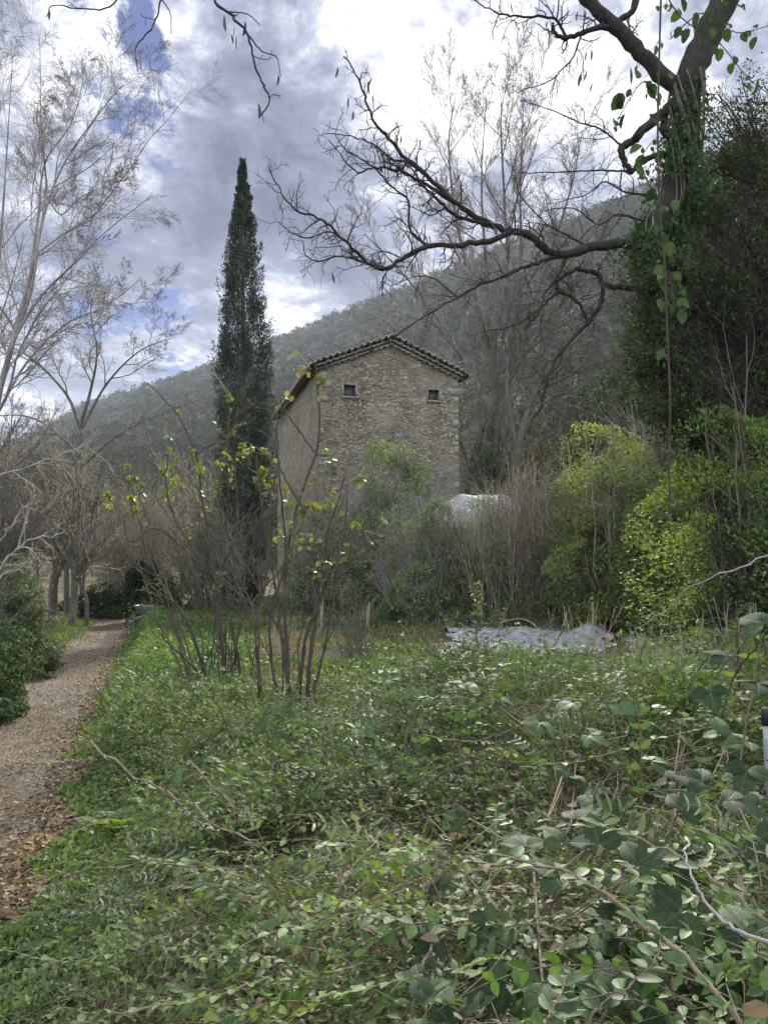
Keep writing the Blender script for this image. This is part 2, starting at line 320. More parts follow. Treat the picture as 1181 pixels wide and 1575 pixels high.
def resample(pts, n):
    """smooth Catmull-Rom through hand-placed points"""
    p = np.asarray(pts, float); p = np.vstack([2 * p[0] - p[1], p, 2 * p[-1] - p[-2]])
    seg = len(p) - 3; t = np.linspace(0, seg, n); i = np.minimum(t.astype(int), seg - 1); u = (t - i)[:, None]
    a, b, c, d = p[i], p[i + 1], p[i + 2], p[i + 3]
    return 0.5 * (2 * b + (c - a) * u + (2 * a - 5 * b + 4 * c - d) * u ** 2 + (3 * b - a - 3 * c + d) * u ** 3)
def spawn(rg, P, Rd, per, t0, t1, ang, Lf, npt=4, wig=0.15, trop=(0, 0, 0.0), rfac=0.55, rtip=0.3, Labs=None, taper_t=0.5, rmax=None):
    N, n, _ = P.shape; Mn = N * per
    par = np.repeat(np.arange(N), per)
    t = (np.tile(np.arange(per), N) + rg.random(Mn)) / per * (t1 - t0) + t0
    x = t * (n - 1); i = np.minimum(x.astype(int), n - 2); u = (x - i)[:, None]
    pos = P[par, i] * (1 - u) + P[par, i + 1] * u; tan = unit(P[par, i + 1] - P[par, i])
    r = Rd[par, i] * (1 - u[:, 0]) + Rd[par, i + 1] * u[:, 0]
    plen = np.linalg.norm(np.diff(P, axis=1), axis=2).sum(1)[par]
    rnd = unit(rg.normal(size=(Mn, 3))); perp = unit(rnd - (rnd * tan).sum(1, keepdims=True) * tan)
    a = R(1) * rg.uniform(ang[0], ang[1], Mn)[:, None]
    d = np.cos(a) * tan + np.sin(a) * perp
    L = (plen * Lf if Labs is None else np.full(Mn, Labs)) * (1 - taper_t * t) * rg.uniform(0.6, 1.3, Mn)
    st = (L / (npt - 1))[:, None]
    out = [pos]; tr = np.array(trop)
    for k in range(npt - 1):
        d = unit(d + wig * rg.normal(size=(Mn, 3)) + tr); out.append(out[-1] + d * st)
    Q = np.stack(out, 1); r0 = r * rfac
    if rmax: r0 = np.minimum(r0, rmax)
    RR = r0[:, None] * np.linspace(1, rtip, npt)[None]
    return Q, RR

def leaves(g, P, D, Nn, L, Wd, kind='hi', fold=0.25, curl=0.2):
    """P base (n,3), D direction, Nn up normal, L length, Wd full width"""
    n = len(P)
    if n == 0: return
    L = np.broadcast_to(np.asarray(L, float), (n,)); Wd = np.broadcast_to(np.asarray(Wd, float), (n,))
    D = unit(D); S = unit(np.cross(D, Nn)); U = np.cross(S, D)
    if kind == 'lo':
        tp = np.array([[0, 0, 0], [.5, -.5, .5], [1, 0, 0], [.5, .5, .5]]); F = [[0, 1, 2], [0, 2, 3]]
    elif kind == 'quad':
        tp = np.array([[0, 0, 0], [.45, -.5, .3], [1, 0, 0], [.45, .5, .3]]); F = [[0, 1, 2, 3]]
    else:
        tp = np.array([[0, 0, 0], [.35, 0, 0], [.7, 0, 0], [1, 0, 0], [.12, -.34, .6], [.45, -.5, 1], [.80, -.33, .5], [.12, .34, .6], [.45, .5, 1], [.80, .33, .5]])
        F = [[0, 4, 1], [4, 5, 2, 1], [5, 6, 3, 2], [0, 1, 7], [7, 1, 2, 8], [8, 2, 3, 9]]
    t, s, h = tp[:, 0], tp[:, 1], tp[:, 2]
    V = (P[:, None] + D[:, None] * (t[None] * L[:, None])[..., None] + S[:, None] * (s[None] * Wd[:, None])[..., None]
         + U[:, None] * (h[None] * Wd[:, None] * fold * 0.5 - (t ** 2)[None] * L[:, None] * curl)[..., None])
    k = len(tp); off = np.arange(n)[:, None] * k
    UV = np.tile(np.stack([t, s + 0.5], 1), (n, 1))
    g0 = g.n; g.V.append(V.reshape(-1, 3)); g.UV.append(UV); g.n += n * k
    for q in (3, 4):
        f = [x for x in F if len(x) == q]
        if f: g.F.append((off[:, None, :] + np.array(f)[None]).reshape(-1, q) + g0)
def rdir(rg, n, up=0.0):
    v = rg.normal(size=(n, 3)); v[:, 2] += up; return unit(v)

# ------------------------------------------------------------------ terrain
_PY = [0, 5.5, 7.2, 10.3, 18.3, 26.4, 32, 60]; _PX = [-1.35, -2.15, -2.72, -3.65, -5.92, -8.3, -10.6, -26]
def sm(x, a, b):
    t = np.clip((x - a) / (b - a), 0, 1); return t * t * (3 - 2 * t)
def wob(x, y, s):
    return (np.sin(x * 1.7 * s + 1.3 * np.sin(y * 1.1 * s)) + np.sin(y * 2.3 * s + 2.1 + np.sin(x * 1.9 * s)) + 0.5 * np.sin(4.1 * x * s + 3.3 * y * s)) / 2.5
def H(x, y):
    x = np.asarray(x, float); y = np.asarray(y, float)
    xr = np.interp(y, _PY, _PX); xl = xr - 2.5 + 0.02 * y
    z = 0.5 * sm(x, xr - 0.05, xr + 0.55 + 0.75 * sm(8 - y, 0, 3)) + 0.35 * sm(xl - x, 0.0, 0.7)
    off = sm(x, xr - 0.1, xr + 0.4) + sm(xl - x, 0, 0.5)
    z = z + 0.04 * wob(x, y, 1.0) * off
    z = z + 0.42 * np.maximum(0, x - 6 - 0.04 * y) * sm(y, 6, 14) * sm(x, 5, 9)
    z = z + 0.16 * np.maximum(0, y - 34) * sm(x, -2, 8) + 0.05 * np.maximum(0, y - 45)
    z = z + 0.10 * np.maximum(0, -x - 14)
    return z
RID = [(-900, 800), (-400, 770), (-100, 725), (0, 692), (60, 662), (130, 624), (230, 590), (330, 560), (420, 522), (500, 490), (560, 466), (650, 431), (760, 384), (880, 336), (960, 298), (1080, 242), (1200, 195), (1600, 120), (2400, 150)]
_ra = []; _rt = []
for px, py in RID:
    d = ray(px, py); _ra.append(math.atan2(d[0], d[1])); _rt.append(d[2] / math.hypot(d[0], d[1]))
def HH(az, r):
    te = np.interp(az, _ra, _rt); Rr = np.interp(az, [-0.8, -0.45, 0, 0.45, 0.9], [900, 800, 620, 420, 330])
    x = r * np.sin(az); y = r * np.cos(az)
    s = (r - 62) / (Rr - 62); z0 = H(62 * np.sin(az), 62 * np.cos(az)) - 0.4; zr = te * Rr + CAMZ
    z = np.where(s <= 1, z0 + (zr - z0) * np.clip(s, 0, 1) ** 1.25, zr - (r - Rr) * 0.35)
    amp = np.clip(s, 0, 1) * (1 - sm(s, 0.85, 1.0) * 0.85) * 9
    z = z + amp * wob(x, y, 0.022) + amp * 0.45 * wob(y, x, 0.06) + np.clip(s, 0, 1) * 1.0 * wob(x, y, 0.13)
    return np.maximum(z, -5)
def sheet(name, A, B, fz, mat):
    X, Y = np.meshgrid(A, B, indexing='ij'); g = Geo(); V, i, j = fz(X, Y), len(A), len(B)
    a = (np.arange(i - 1)[:, None] * j + np.arange(j - 1)[None]).ravel()
    g.add(V, np.stack([a, a + 1, a + j + 1, a + j], 1)[:, ::-1])
    return link(name, g, mat, smooth=True)
def polar(az, r, zf):
    return np.stack([r * np.sin(az), r * np.cos(az), zf(az, r)], -1).reshape(-1, 3)
rr = np.concatenate([[0.01], np.geomspace(0.5, 75, 190), [90, 400, 4000]])
gr = sheet('ground', np.linspace(-pi, pi, 721), rr, lambda a, r: polar(a, r, lambda a, r: np.where(r < 80, H(r * np.sin(a), r * np.cos(a)), -6.0 - r * 0.001)), MAT['soil'])
tag(gr, 'dark soil of the terrace under the weeds', 'ground', kind='structure')
hs = sheet('hillside', np.linspace(-1.05, 1.25, 420), np.geomspace(60, 1050, 150), lambda a, r: polar(a, r, HH), MAT['hill'])
tag(hs, 'scrub covered mountain slope rising to the right behind the stone house', 'hillside', kind='structure')
# path: a ribbon lying just above the ground
yy = np.linspace(0.3, 34, 240); tt = np.linspace(0, 1, 26)
def pathz(Yv, T):
    xr = np.interp(Yv, _PY, _PX) + 0.12; xl = np.interp(Yv, _PY, _PX) - 2.3 + 0.02 * Yv - 0.15
    X = xr * (1 - T) + xl * T
    return np.stack([X, Yv, H(X, Yv) + 0.008 + 0.012 * (wob(X, Yv, 3.1) + 1) - 0.03 * np.exp(-((T - .28) / .1) ** 2) * 0 + 0.02 * np.cos(T * 12.6) ** 2], -1).reshape(-1, 3)
pth = sheet('path', yy, tt, pathz, MAT['path'])
tag(pth, 'brown leaf strewn footpath running away at the left', 'path', kind='structure')

# ------------------------------------------------------------------ stone tower house
def tower():
    az = R(15.7); A0 = np.array([-2.53, 30.0, 0.3]); e = np.array([math.cos(az), math.sin(az), 0]); gdir = np.array([-math.sin(az), math.cos(az), 0])
    W, L, ZE, ZA = 5.82, 11.5, 9.55, 10.75      # width, length, eaves and apex above ground
    root = thing('stone_house', 'tall old rubble stone house with a low tiled gable roof and two tiny windows', 'house', tuple(A0))
    def pt(s, z, t=0.0): return A0 + e * s + gdir * t + np.array([0, 0, z])
    ax = np.array([e, gdir, [0, 0, 1]])
    wins = [(0.98, 1.45, 8.42, 8.88), (4.50, 4.96, 8.46, 8.90)]
    g = Geo()
    ss = [0, wins[0][0], wins[0][1], wins[1][0], wins[1][1], W]
    def top(s): return ZE + (ZA - ZE) * (1 - abs(s - W / 2) / (W / 2))
    def quadp(a, b, c, d): g.add([a, b, c, d], [[0, 1, 2, 3]])
    for i in range(5):
        a, b = ss[i], ss[i + 1]
        hole = wins[0] if i == 1 else wins[1] if i == 3 else None
        cuts = [a, W / 2, b] if a < W / 2 < b else [a, b]
        for p, q in zip(cuts[:-1], cuts[1:]):
            if hole is None: quadp(pt(p, -0.5), pt(q, -0.5), pt(q, top(q)), pt(p, top(p)))
            else:
                quadp(pt(p, -0.5), pt(q, -0.5), pt(q, hole[2]), pt(p, hole[2])); quadp(pt(p, hole[3]), pt(q, hole[3]), pt(q, top(q)), pt(p, top(p)))
        if hole:
            z0, z1, dp = hole[2], hole[3], 0.32
            quadp(pt(a, z0), pt(b, z0), pt(b, z0, dp), pt(a, z0, dp)); quadp(pt(a, z1, dp), pt(b, z1, dp), pt(b, z1), pt(a, z1))
            quadp(pt(a, z0), pt(a, z0, dp), pt(a, z1, dp), pt(a, z1)); quadp(pt(b, z0, dp), pt(b, z0), pt(b, z1), pt(b, z1, dp))
    quadp(pt(W, -0.5, L), pt(0, -0.5, L), pt(0, ZE, L), pt(W, ZE, L)); g.add([pt(0, ZE, L), pt(W, ZE, L), pt(W / 2, ZA, L)], [[0, 2, 1]])
    quadp(pt(W, -0.5), pt(W, -0.5, L), pt(W, ZE, L), pt(W, ZE))
    link('wall', g, MAT['stone'], root)
    g = Geo(); g.add([pt(0, -0.5, L), pt(0, -0.5), pt(0, ZE), pt(0, ZE, L)], [[0, 1, 2, 3]]); link('side_wall', g, MAT['stone'], root)
    rg = np.random.default_rng(5)
    # individual proud stones in the gable wall
    g = Geo()
    n = 520; s_ = rg.uniform(0.3, W - 0.3, n); z_ = rg.uniform(2.0, 10.4, n)
    for s, z in zip(s_, z_):
        if z > top(s) - 0.35: continue
        if any(a - .3 < s < b + .3 and c - .25 < z < d + .25 for a, b, c, d in wins): continue
        hw, hh = rg.uniform(.05, .16), rg.uniform(.03, .06)
        k = 8; an = np.arange(k) * 2 * pi / k + rg.uniform(-.25, .25, k); rr_ = rg.uniform(.8, 1.1, k)
        x = np.sign(np.cos(an)) * np.abs(np.cos(an)) ** .6 * hw * rr_; y = np.sign(np.sin(an)) * np.abs(np.sin(an)) ** .6 * hh * rr_
        dp = rg.uniform(.006, .022)
        V = [pt(s + a, z + b, 0.01) for a, b in zip(x, y)] + [pt(s + a * .8, z + b * .75, -dp) for a, b in zip(x, y)]
        g.add(V, [[i, (i + 1) % k, k + (i + 1) % k, k + i] for i in range(k)]); g.F.append(np.array([[k + i for i in range(k)]]) + g.n - 2 * k)
    link('protruding_stones', g, MAT['stone'], root)
    # corner stones
    g = Geo(); z = 0.0; k = 0
    while z < ZE - 0.25:
        h = rg.uniform(.14, .36); l = (.40 if k % 2 else .24) * rg.uniform(.7, 1.25)
        if z > 3 and rg.random() < 0.35:
            g.box(pt(l / 2 - .006, z + h / 2, 0.12 - .006), (l / 2, .12, h / 2 - .012), ax)
        if rg.random() < 0.5 and z > 2: g.box(pt(W - l / 2 + .004, z + h / 2, 0.14 - .004), (l / 2, .14, h / 2 - .006), ax)
        z += h; k += 1
    link('corner_stones', g, MAT['quoin'], root)
    for wi, (a, b, c, d) in enumerate(wins):
        g = Geo(); t = .09 if wi == 0 else .05
        g.box(pt((a + b) / 2, d + t / 2, .02), ((b - a) / 2 + t, .03, t / 2), ax); g.box(pt(a - t / 2, (c + d) / 2, .02), (t / 2, .03, (d - c) / 2), ax); g.box(pt(b + t / 2, (c + d) / 2, .02), (t / 2, .03, (d - c) / 2), ax)
        fr = link('window', g, MAT['quoin'], root, label='small square window with a pale stone surround' if wi == 0 else 'small square window set in dark worn stone')
        g = Geo(); g.box(pt((a + b) / 2, c - .04, .0), ((b - a) / 2 + t + .03, .07, .04), ax); link('sill', g, MAT['quoin'], fr)
        g = Geo(); g.box(pt((a + b) / 2, (c + d) / 2, .22), ((b - a) / 2, .02, (d - c) / 2), ax)
        g.box(pt((a + b) / 2, (c + d) / 2, .19), (.02, .015, (d - c) / 2), ax); link('pane', g, MAT['pane'], fr)
    # roof: two slopes of curved tiles
    pit = math.atan2(ZA - ZE, W / 2); ov, rk = 0.42, 0.30
    for side in (-1, 1):
        g = Geo(); sl = (W / 2) / math.cos(pit) + ov
        na, nb = int((L + 2 * rk) / 0.24) * 8, 15
        aa = np.linspace(-rk, L + rk, na + 1); bb = np.linspace(0, sl, nb * 2 + 1)
        AA, BB = np.meshgrid(aa, bb, indexing='ij')
        lift = 0.075 * np.abs(np.cos(AA / 0.24 * pi)) ** 0.8 + 0.035 * ((BB / sl * nb) % 1.0)
        for up in (0.10, 0.0):
            lf = lift if up else lift * 0
            s = W / 2 + side * BB * math.cos(pit); z = ZA + 0.10 - BB * math.sin(pit) + lf * math.cos(pit) + up * .6 + 0.03 * wob(AA, BB, 1.1)
            V = A0 + s[..., None] * e + AA[..., None] * gdir + z[..., None] * np.array([0, 0, 1.0])
            q = (np.arange(na)[:, None] * (nb * 2 + 1) + np.arange(nb * 2)[None]).ravel(); j = nb * 2 + 1
            g.add(V.reshape(-1, 3), np.stack([q, q + 1, q + j + 1, q + j], 1))
        rf = link('roof', g, MAT['tile'], root)
        # tile ends along this eave
        g = Geo(); kk = 7; th = np.linspace(0, pi, kk)
        for a in np.arange(-rk + .1, L + rk, .24):
            for (rad, b0, b1, up) in ((.085, sl - .35, sl + .07 * rg.uniform(.6, 1.3), .16), (.075, sl - .5, sl - .16, .03)):
                V = []
                for b, sc in ((b0, 1), (b1, 1), (b1, .72), (b0, .72)):
                    for q in th:
                        s = W / 2 + side * b * math.cos(pit)
                        V.append(A0 + e * s + gdir * (a + rad * sc * math.cos(q)) + np.array([0, 0, ZA + up - b * math.sin(pit) + rad * sc * math.sin(q)]))
                Fq = [[r_ * kk + c, r_ * kk + c + 1, ((r_ + 1) % 4) * kk + c + 1, ((r_ + 1) % 4) * kk + c] for r_ in range(4) for c in range(kk - 1)]
                g.add(V, Fq)
        link('eave_tiles', g, MAT['tile_end'], rf)
        # rows of tile ends corbelled out under the gable edge
        g = Geo()
        for row, (pj, drop) in enumerate(((.40, .09), (.28, -.08), (.14, -.24))):
            cnt = np.arange(.05 + .1 * (row % 2), sl - (.05 if row == 0 else .35), .27)
            for b in cnt:
                rad = .115 * rg.uniform(.85, 1.15); pr = pj * rg.uniform(.85, 1.1); V = []
                for t, sc in ((.12, 1), (-pr, 1.05), (-pr, .74), (.12, .7)):
                    for q in th:
                        s = W / 2 + side * (b + rad * sc * math.cos(q)) * math.cos(pit)
                        V.append(pt(s, ZA + .06 + drop - b * math.sin(pit) - side * 0 + rad * sc * math.sin(q) - rad * sc * math.cos(q) * math.sin(pit), t))
                g.add(V, [[r_ * kk + c, r_ * kk + c + 1, ((r_ + 1) % 4) * kk + c + 1, ((r_ + 1) % 4) * kk + c] for r_ in range(4) for c in range(kk - 1)])
            # mortar bed behind each course
        link('verge_tiles', g, MAT['tile_end'], rf)
        g = Geo(); mid = sl / 2 - .12
        for drop, pj in ((-.015, .24), (-.155, .14)):
            s = W / 2 + side * mid * math.cos(pit); dirn = e * side * math.cos(pit) - np.array([0, 0, math.sin(pit)]); nr = np.cross(dirn, gdir)
            g.box(pt(s, ZA + .06 + drop - mid * math.sin(pit), -pj / 2 + .05), (mid, pj / 2 + .05, .022), np.array([dirn, gdir, nr]))
        link('mortar_bed', g, MAT['render'], rf)
    g = Geo(); th = np.linspace(-0.1, pi + .1, 9)
    for a in np.arange(-rk - .05, L + rk, .38):
        V = [A0 + e * (W / 2 + .12 * (1 + .1 * u) * math.cos(q)) + gdir * (a + u * .42) + np.array([0, 0, ZA + .16 + .11 * (1 + .1 * u) * math.sin(q)]) for u in (0, 1) for q in th]
        g.add(V, [[c, c + 1, 10 + c, 9 + c] for c in range(8)])
    link('ridge_tiles', g, MAT['tile_end'], root)
tower()

# ------------------------------------------------------------------ cypress
def column_tree():
    rg = np.random.default_rng(11); Y = 26.5; k = Y / F
    bx = at(378, 787, Y)[0]; gz = float(H(bx, Y)); topz = at(374, 250, Y)[2]; lean = at(373, 250, Y)[0] - bx
    root = thing('cypress_tree', 'tall narrow dark cypress standing beside the stone house', 'tree', (bx, Y, gz))
    zz = np.linspace(gz - .2, topz - .4, 20); g = Geo()
    tube(g, np.stack([bx + lean * (zz - gz) / (topz - gz), np.full(20, Y), zz], 1), np.linspace(.2, .02, 20), 8); link('trunk', g, MAT['bark_mid'], root, True)
    prof_y = np.array([250, 262, 290, 330, 370, 420, 470, 520, 560, 620, 680, 740, 800]); prof_w = np.array([3, 8, 17, 30, 42, 53, 62, 80, 84, 86, 82, 72, 58])
    pz = np.array([at(378, y, Y)[2] for y in prof_y])[::-1]; pw = (prof_w * 1.14 * k / 2)[::-1]
    # upright plumes
    n = 900; z = gz + .5 + (topz - gz - .5) * rg.random(n) ** 1.15; r = np.interp(z, pz, pw); a = rg.uniform(0, 2 * pi, n)
    rf = np.sqrt(rg.uniform(.25, 1, n)) * rg.uniform(.7, 1.06, n)
    hl = rg.uniform(.5, 1.25, n) * np.clip((topz - z) / 4, .25, 1)
    bp = np.stack([bx + lean * (z - gz) / (topz - gz) + np.cos(a) * r * rf, Y + np.sin(a) * r * rf, z], 1)
    dr = unit(np.stack([np.cos(a) * .16 * rg.uniform(0, 2, n), np.sin(a) * .16, np.ones(n)], 1))
    m = 115; t = rg.random((n, m)); w_ = .17 * np.sin(np.clip(t * .95 + .05, 0, 1) * pi) ** .6 * np.clip(r / .9, .25, 1)[:, None]
    b = rg.uniform(0, 2 * pi, (n, m)); w_ = w_ * rg.random((n, m)) ** .5
    P = bp[:, None] + dr[:, None] * ((t - .4) * hl[:, None])[..., None]; P = P + np.stack([np.cos(b) * w_, np.sin(b) * w_, np.zeros_like(b)], -1)
    P = P.reshape(-1, 3); D = np.stack([np.cos(b) * .5, np.sin(b) * .5, np.ones_like(b) * 1.0], -1).reshape(-1, 3) + rg.normal(size=P.shape) * .35
    P[:, 2] = np.minimum(P[:, 2], topz + .1)
    g = Geo(); leaves(g, P, D, rdir(rg, len(P)), rg.uniform(.05, .12, len(P)), rg.uniform(.02, .042, len(P)), 'quad'); link('foliage', g, MAT['cypress'], root)
column_tree()

# ------------------------------------------------------------------ bare trees
def px_path(pts, Y, n=14, dy=None):
    """stem through points seen at pixel (x, y), standing at distance Y (+ optional per-point offsets in depth)"""
    p = [at(q[0], q[1], Y + (q[2] if len(q) > 2 else 0.0)) for q in pts]
    return resample(p, n)
def bare_tree(name, label, cat, stems, Y, mats, seed, levels, group=None, trunk_n=1, n=16, extra=None):
    """stems: list of (pixel points, width px start, width px end)"""
    rg = np.random.default_rng(seed)
    Ps = np.stack([px_path(s[0], Y, n) for s in stems]); Rs = np.stack([(1.0 + (s[1] - 1.0) * (1 - np.linspace(0, 1, n)) ** 1.25) * Y / F / 2 for s in stems])
    base = Ps[0, 0].copy(); root = thing(name, label, cat, tuple(base), group)
    g = Geo(); tube(g, Ps[:trunk_n], Rs[:trunk_n], 9); link('trunk', g, mats[0], root, True)
    g = Geo()
    if len(stems) > trunk_n: tube(g, Ps[trunk_n:], Rs[trunk_n:], 7)
    P, Q = Ps, Rs
    tw = Geo()
    for i, lv in enumerate(levels):
        P, Q = spawn(rg, P, Q, **lv); Q = np.maximum(Q, .00016 * Y); tube(g if i == 0 else tw, P, Q, 5 if i == 0 else 3)
    if g.V: link('limb', g, mats[0], root, True)
    link('twigs', tw, mats[1], root, True)
    return root
lvA = [dict(per=9, t0=.22, t1=.97, ang=(25, 55), Lf=.42, npt=8, wig=.14, trop=(0, 0, .05), rfac=.5, rtip=.3),
       dict(per=9, t0=.12, t1=1, ang=(20, 50), Lf=.5, npt=7, wig=.12, trop=(0, 0, .03), rfac=.6, rtip=.35),
       dict(per=8, t0=.1, t1=1, ang=(20, 50), Lf=.55, npt=6, wig=.12, trop=(0, 0, -.03), rfac=.7, rtip=.5),
       dict(per=5, t0=.1, t1=1, ang=(20, 50), Lf=.6, npt=5, wig=.15, trop=(0, 0, -.09), rfac=.85, rtip=.7)]
bare_tree('birch_tree', 'large pale stemmed bare birch with drooping fine twigs at the left edge', 'tree',
    [([(-30, 1000), (-22, 800), (-8, 640), (22, 520), (48, 420), (72, 300), (64, 200), (62, 60)], 14.9, 2.5),
     ([(-25, 820), (-20, 600), (-2, 420), (10, 250), (20, 90)], 9.9, 2.5),
     ([(18, 530), (48, 450), (66, 340), (100, 250), (160, 165), (190, 130)], 6.8, 2),
     ([(20, 525), (60, 460), (115, 405), (165, 355), (235, 300)], 5.6, 2),
     ([(-5, 640), (40, 560), (100, 500), (165, 470), (215, 430)], 5.0, 2),
     ([(48, 420), (60, 330), (70, 250), (110, 190), (130, 120)], 5.0, 2),
     ([(-20, 600), (-60, 450), (-70, 250), (-50, 80)], 7.4, 2),
     ([(72, 300), (95, 330), (130, 300), (210, 270)], 3.1, 1.6)],
    14.0, (MAT['bark_pale'], MAT['twig_grey']), 21, lvA, trunk_n=2)
lvB = [dict(per=8, t0=.25, t1=.97, ang=(25, 60), Lf=.45, npt=7, wig=.16, trop=(0, 0, .04), rfac=.6, rtip=.3),
       dict(per=7, t0=.15, t1=.95, ang=(25, 60), Lf=.5, npt=5, wig=.18, trop=(0, 0, .03), rfac=.6, rtip=.35),
       dict(per=8, t0=.1, t1=1, ang=(25, 60), Lf=.55, npt=4, wig=.2, trop=(0, 0, .02), rfac=.7, rtip=.6),
       dict(per=4, t0=.1, t1=1, ang=(20, 50), Lf=.55, npt=3, wig=.2, trop=(0, 0, 0), rfac=.9, rtip=.8)]
bare_tree('bare_tree', 'bare forked tree beyond the end of the footpath, between birch and cypress', 'tree',
    [([(112, 960), (118, 860), (124, 740), (124, 650)], 13, 9),
     ([(124, 660), (105, 610), (60, 560), (20, 535), (-30, 520)], 6.0, 2),
     ([(124, 655), (140, 600), (150, 540), (140, 480), (150, 440)], 6.0, 2),
     ([(126, 660), (165, 590), (215, 540), (265, 520)], 5.2, 2),
     ([(124, 700), (80, 660), (40, 640), (-20, 640)], 4.5, 2),
     ([(124, 720), (180, 670), (240, 640), (290, 620)], 4.5, 2)],
    26.0, (MAT['bark_mid'], MAT['twig_grey']), 22, lvB)
lvC = [dict(per=9, t0=.25, t1=.97, ang=(15, 42), Lf=.38, npt=7, wig=.09, trop=(0, 0, .08), rfac=.6, rtip=.3),
       dict(per=10, t0=.12, t1=1, ang=(18, 45), Lf=.5, npt=6, wig=.1, trop=(0, 0, .06), rfac=.6, rtip=.4),
       dict(per=8, t0=.1, t1=1, ang=(18, 42), Lf=.5, npt=4, wig=.13, trop=(0, 0, .04), rfac=.75, rtip=.6),
       dict(per=5, t0=.1, t1=1, ang=(18, 42), Lf=.55, npt=3, wig=.13, trop=(0, 0, .02), rfac=.9, rtip=.8)]
bare_tree('bare_tree', 'tallest bare tree with a domed crown of fine twigs rising behind the house', 'tree',
    [([(768, 790), (765, 735), (763, 640), (755, 540), (748, 420), (740, 280), (748, 150)], 17, 2.5),
     ([(765, 640), (785, 560), (800, 430), (800, 280), (805, 150)], 10, 2.2),
     ([(764, 620), (810, 500), (850, 380), (880, 280), (895, 200)], 9, 2.2),
     ([(757, 560), (725, 440), (700, 330), (690, 220), (700, 150)], 9, 2.2),
     ([(764, 660), (715, 560), (660, 470), (600, 400), (560, 360)], 8, 2),
     ([(755, 540), (780, 430), (775, 300), (770, 180), (780, 130)], 8, 2.2),
     ([(760, 600), (830, 520), (890, 430), (925, 350)], 7, 2)],
    42.0, (MAT['bark_mid'], MAT['twig_grey']), 23, lvC)
bare_tree('bare_tree', 'slender grey bare tree close to the right corner of the stone house', 'tree',
    [([(722, 775), (724, 730), (705, 665), (690, 610), (660, 560)], 9, 3),
     ([(724, 735), (740, 650), (735, 560), (700, 480), (640, 440)], 7, 2),
     ([(705, 665), (640, 560), (600, 500), (560, 480)], 4, 1.5)],
    37.0, (MAT['bark_mid'], MAT['twig_grey']), 24, lvB)
bare_tree('bare_tree', 'thick trunked bare tree leaning right on the wooded bank', 'tree',
    [([(795, 760), (793, 700), (815, 620), (850, 560), (905, 500), (930, 440)], 20, 4),
     ([(795, 700), (780, 600), (790, 500), (820, 420)], 12, 3),
     ([(800, 660), (850, 610), (900, 600), (960, 560)], 8, 2.5),
     ([(830, 600), (835, 520), (870, 450), (880, 380)], 8, 2.5)],
    36.0, (MAT['bark_mid'], MAT['twig_brown']), 25, lvB)

# wood on the near slopes: copies of two bare trees
def proto_tree(name, seed, h, mats):
    rg = np.random.default_rng(seed); root = thing(name, '', 'tree', (0, 0, 0))
    pts = [(0, 0, -.5)] + [(rg.normal() * .25 * z / 3, rg.normal() * .25 * z / 3, z) for z in np.linspace(h * .2, h, 5)]
    T = resample(pts, 14)[None]; Rt = np.linspace(.13, .02, 14)[None]
    g = Geo(); tube(g, T, Rt, 7); link('trunk', g, mats[0], root, True)
    g = Geo(); tw = Geo()
    P, Q = spawn(rg, T, Rt, 15, .22, .98, (25, 55), .5, 8, .12, (0, 0, .09), .55, .3); tube(g, P, Q, 5)
    P, Q = spawn(rg, P, Q, 8, .15, .98, (25, 55), .45, 5, .15, (0, 0, .07), .6, .4); tube(tw, P, Q, 3)
    P, Q = spawn(rg, P, Q, 6, .1, 1, (20, 50), .5, 4, .18, (0, 0, .05), .75, .6); Q = np.maximum(Q, .008); tube(tw, P, Q, 3)
    link('limb', g, mats[0], root, True); link('twigs', tw, mats[1], root, True); return root
def copy_thing(o, loc, rz, sc, label=None):
    r = o.copy(); COL.objects.link(r); r.location = loc; r.rotation_euler = (0, 0, rz); r.scale = (sc, sc, sc * 1.0)
    if label: r['label'] = label
    for ch in o.children:
        c = ch.copy(); COL.objects.link(c); c.parent = r
        for g2 in ch.children:
            d = g2.copy(); COL.objects.link(d); d.parent = c
    return r
def wood(spots, lab, grp, prots, seed):
    rg = np.random.default_rng(seed)
    used = set()
    for i, (x, y, s) in enumerate(spots):
        p = prots[i % len(prots)]; z = float(H(x, y)) if math.hypot(x, y) < 62 else float(HH(np.array(math.atan2(x, y)), np.array(math.hypot(x, y))))
        rz = rg.uniform(0, 6.28)
        if id(p) in used: copy_thing(p, (x, y, z), rz, s, lab)['group'] = grp
        else:
            used.add(id(p)); p.location = (x, y, z); p.rotation_euler = (0, 0, rz); p.scale = (s, s, s); p['label'] = lab; p['group'] = grp
rgw = np.random.default_rng(77)
pA = proto_tree('woodland_tree', 1, 9.5, (MAT['bark_mid'], MAT['twig_brown'])); pB = proto_tree('woodland_tree', 2, 8.0, (MAT['bark_mid'], MAT['twig_grey']))
sp = []
for i in range(46):
    px = rgw.uniform(690, 1240); Y = rgw.uniform(38, 72); sp.append((at(px, 800, Y)[0], Y, rgw.uniform(.55, 1.15)))
wood(sp, 'bare woodland tree on the brown slope between house and evergreens at right', 'bare trees on the right hand slope', [pA, pB], 3)
pC = proto_tree('woodland_tree', 4, 7.0, (MAT['bark_mid'], MAT['twig_brown'])); pD = proto_tree('woodland_tree', 5, 6.0, (MAT['bark_mid'], MAT['twig_tan']))
sp = []
for i in range(34):
    px = rgw.uniform(-120, 330) if i % 3 else rgw.uniform(-120, 140); Y = rgw.uniform(30, 64) if i % 3 else rgw.uniform(21, 30); sp.append((at(px, 800, Y)[0], Y, rgw.uniform(.5, 1.0)))
wood(sp, 'bare brown thicket tree beyond the footpath at the left', 'bare thicket trees beyond the path', [pC, pD], 4)

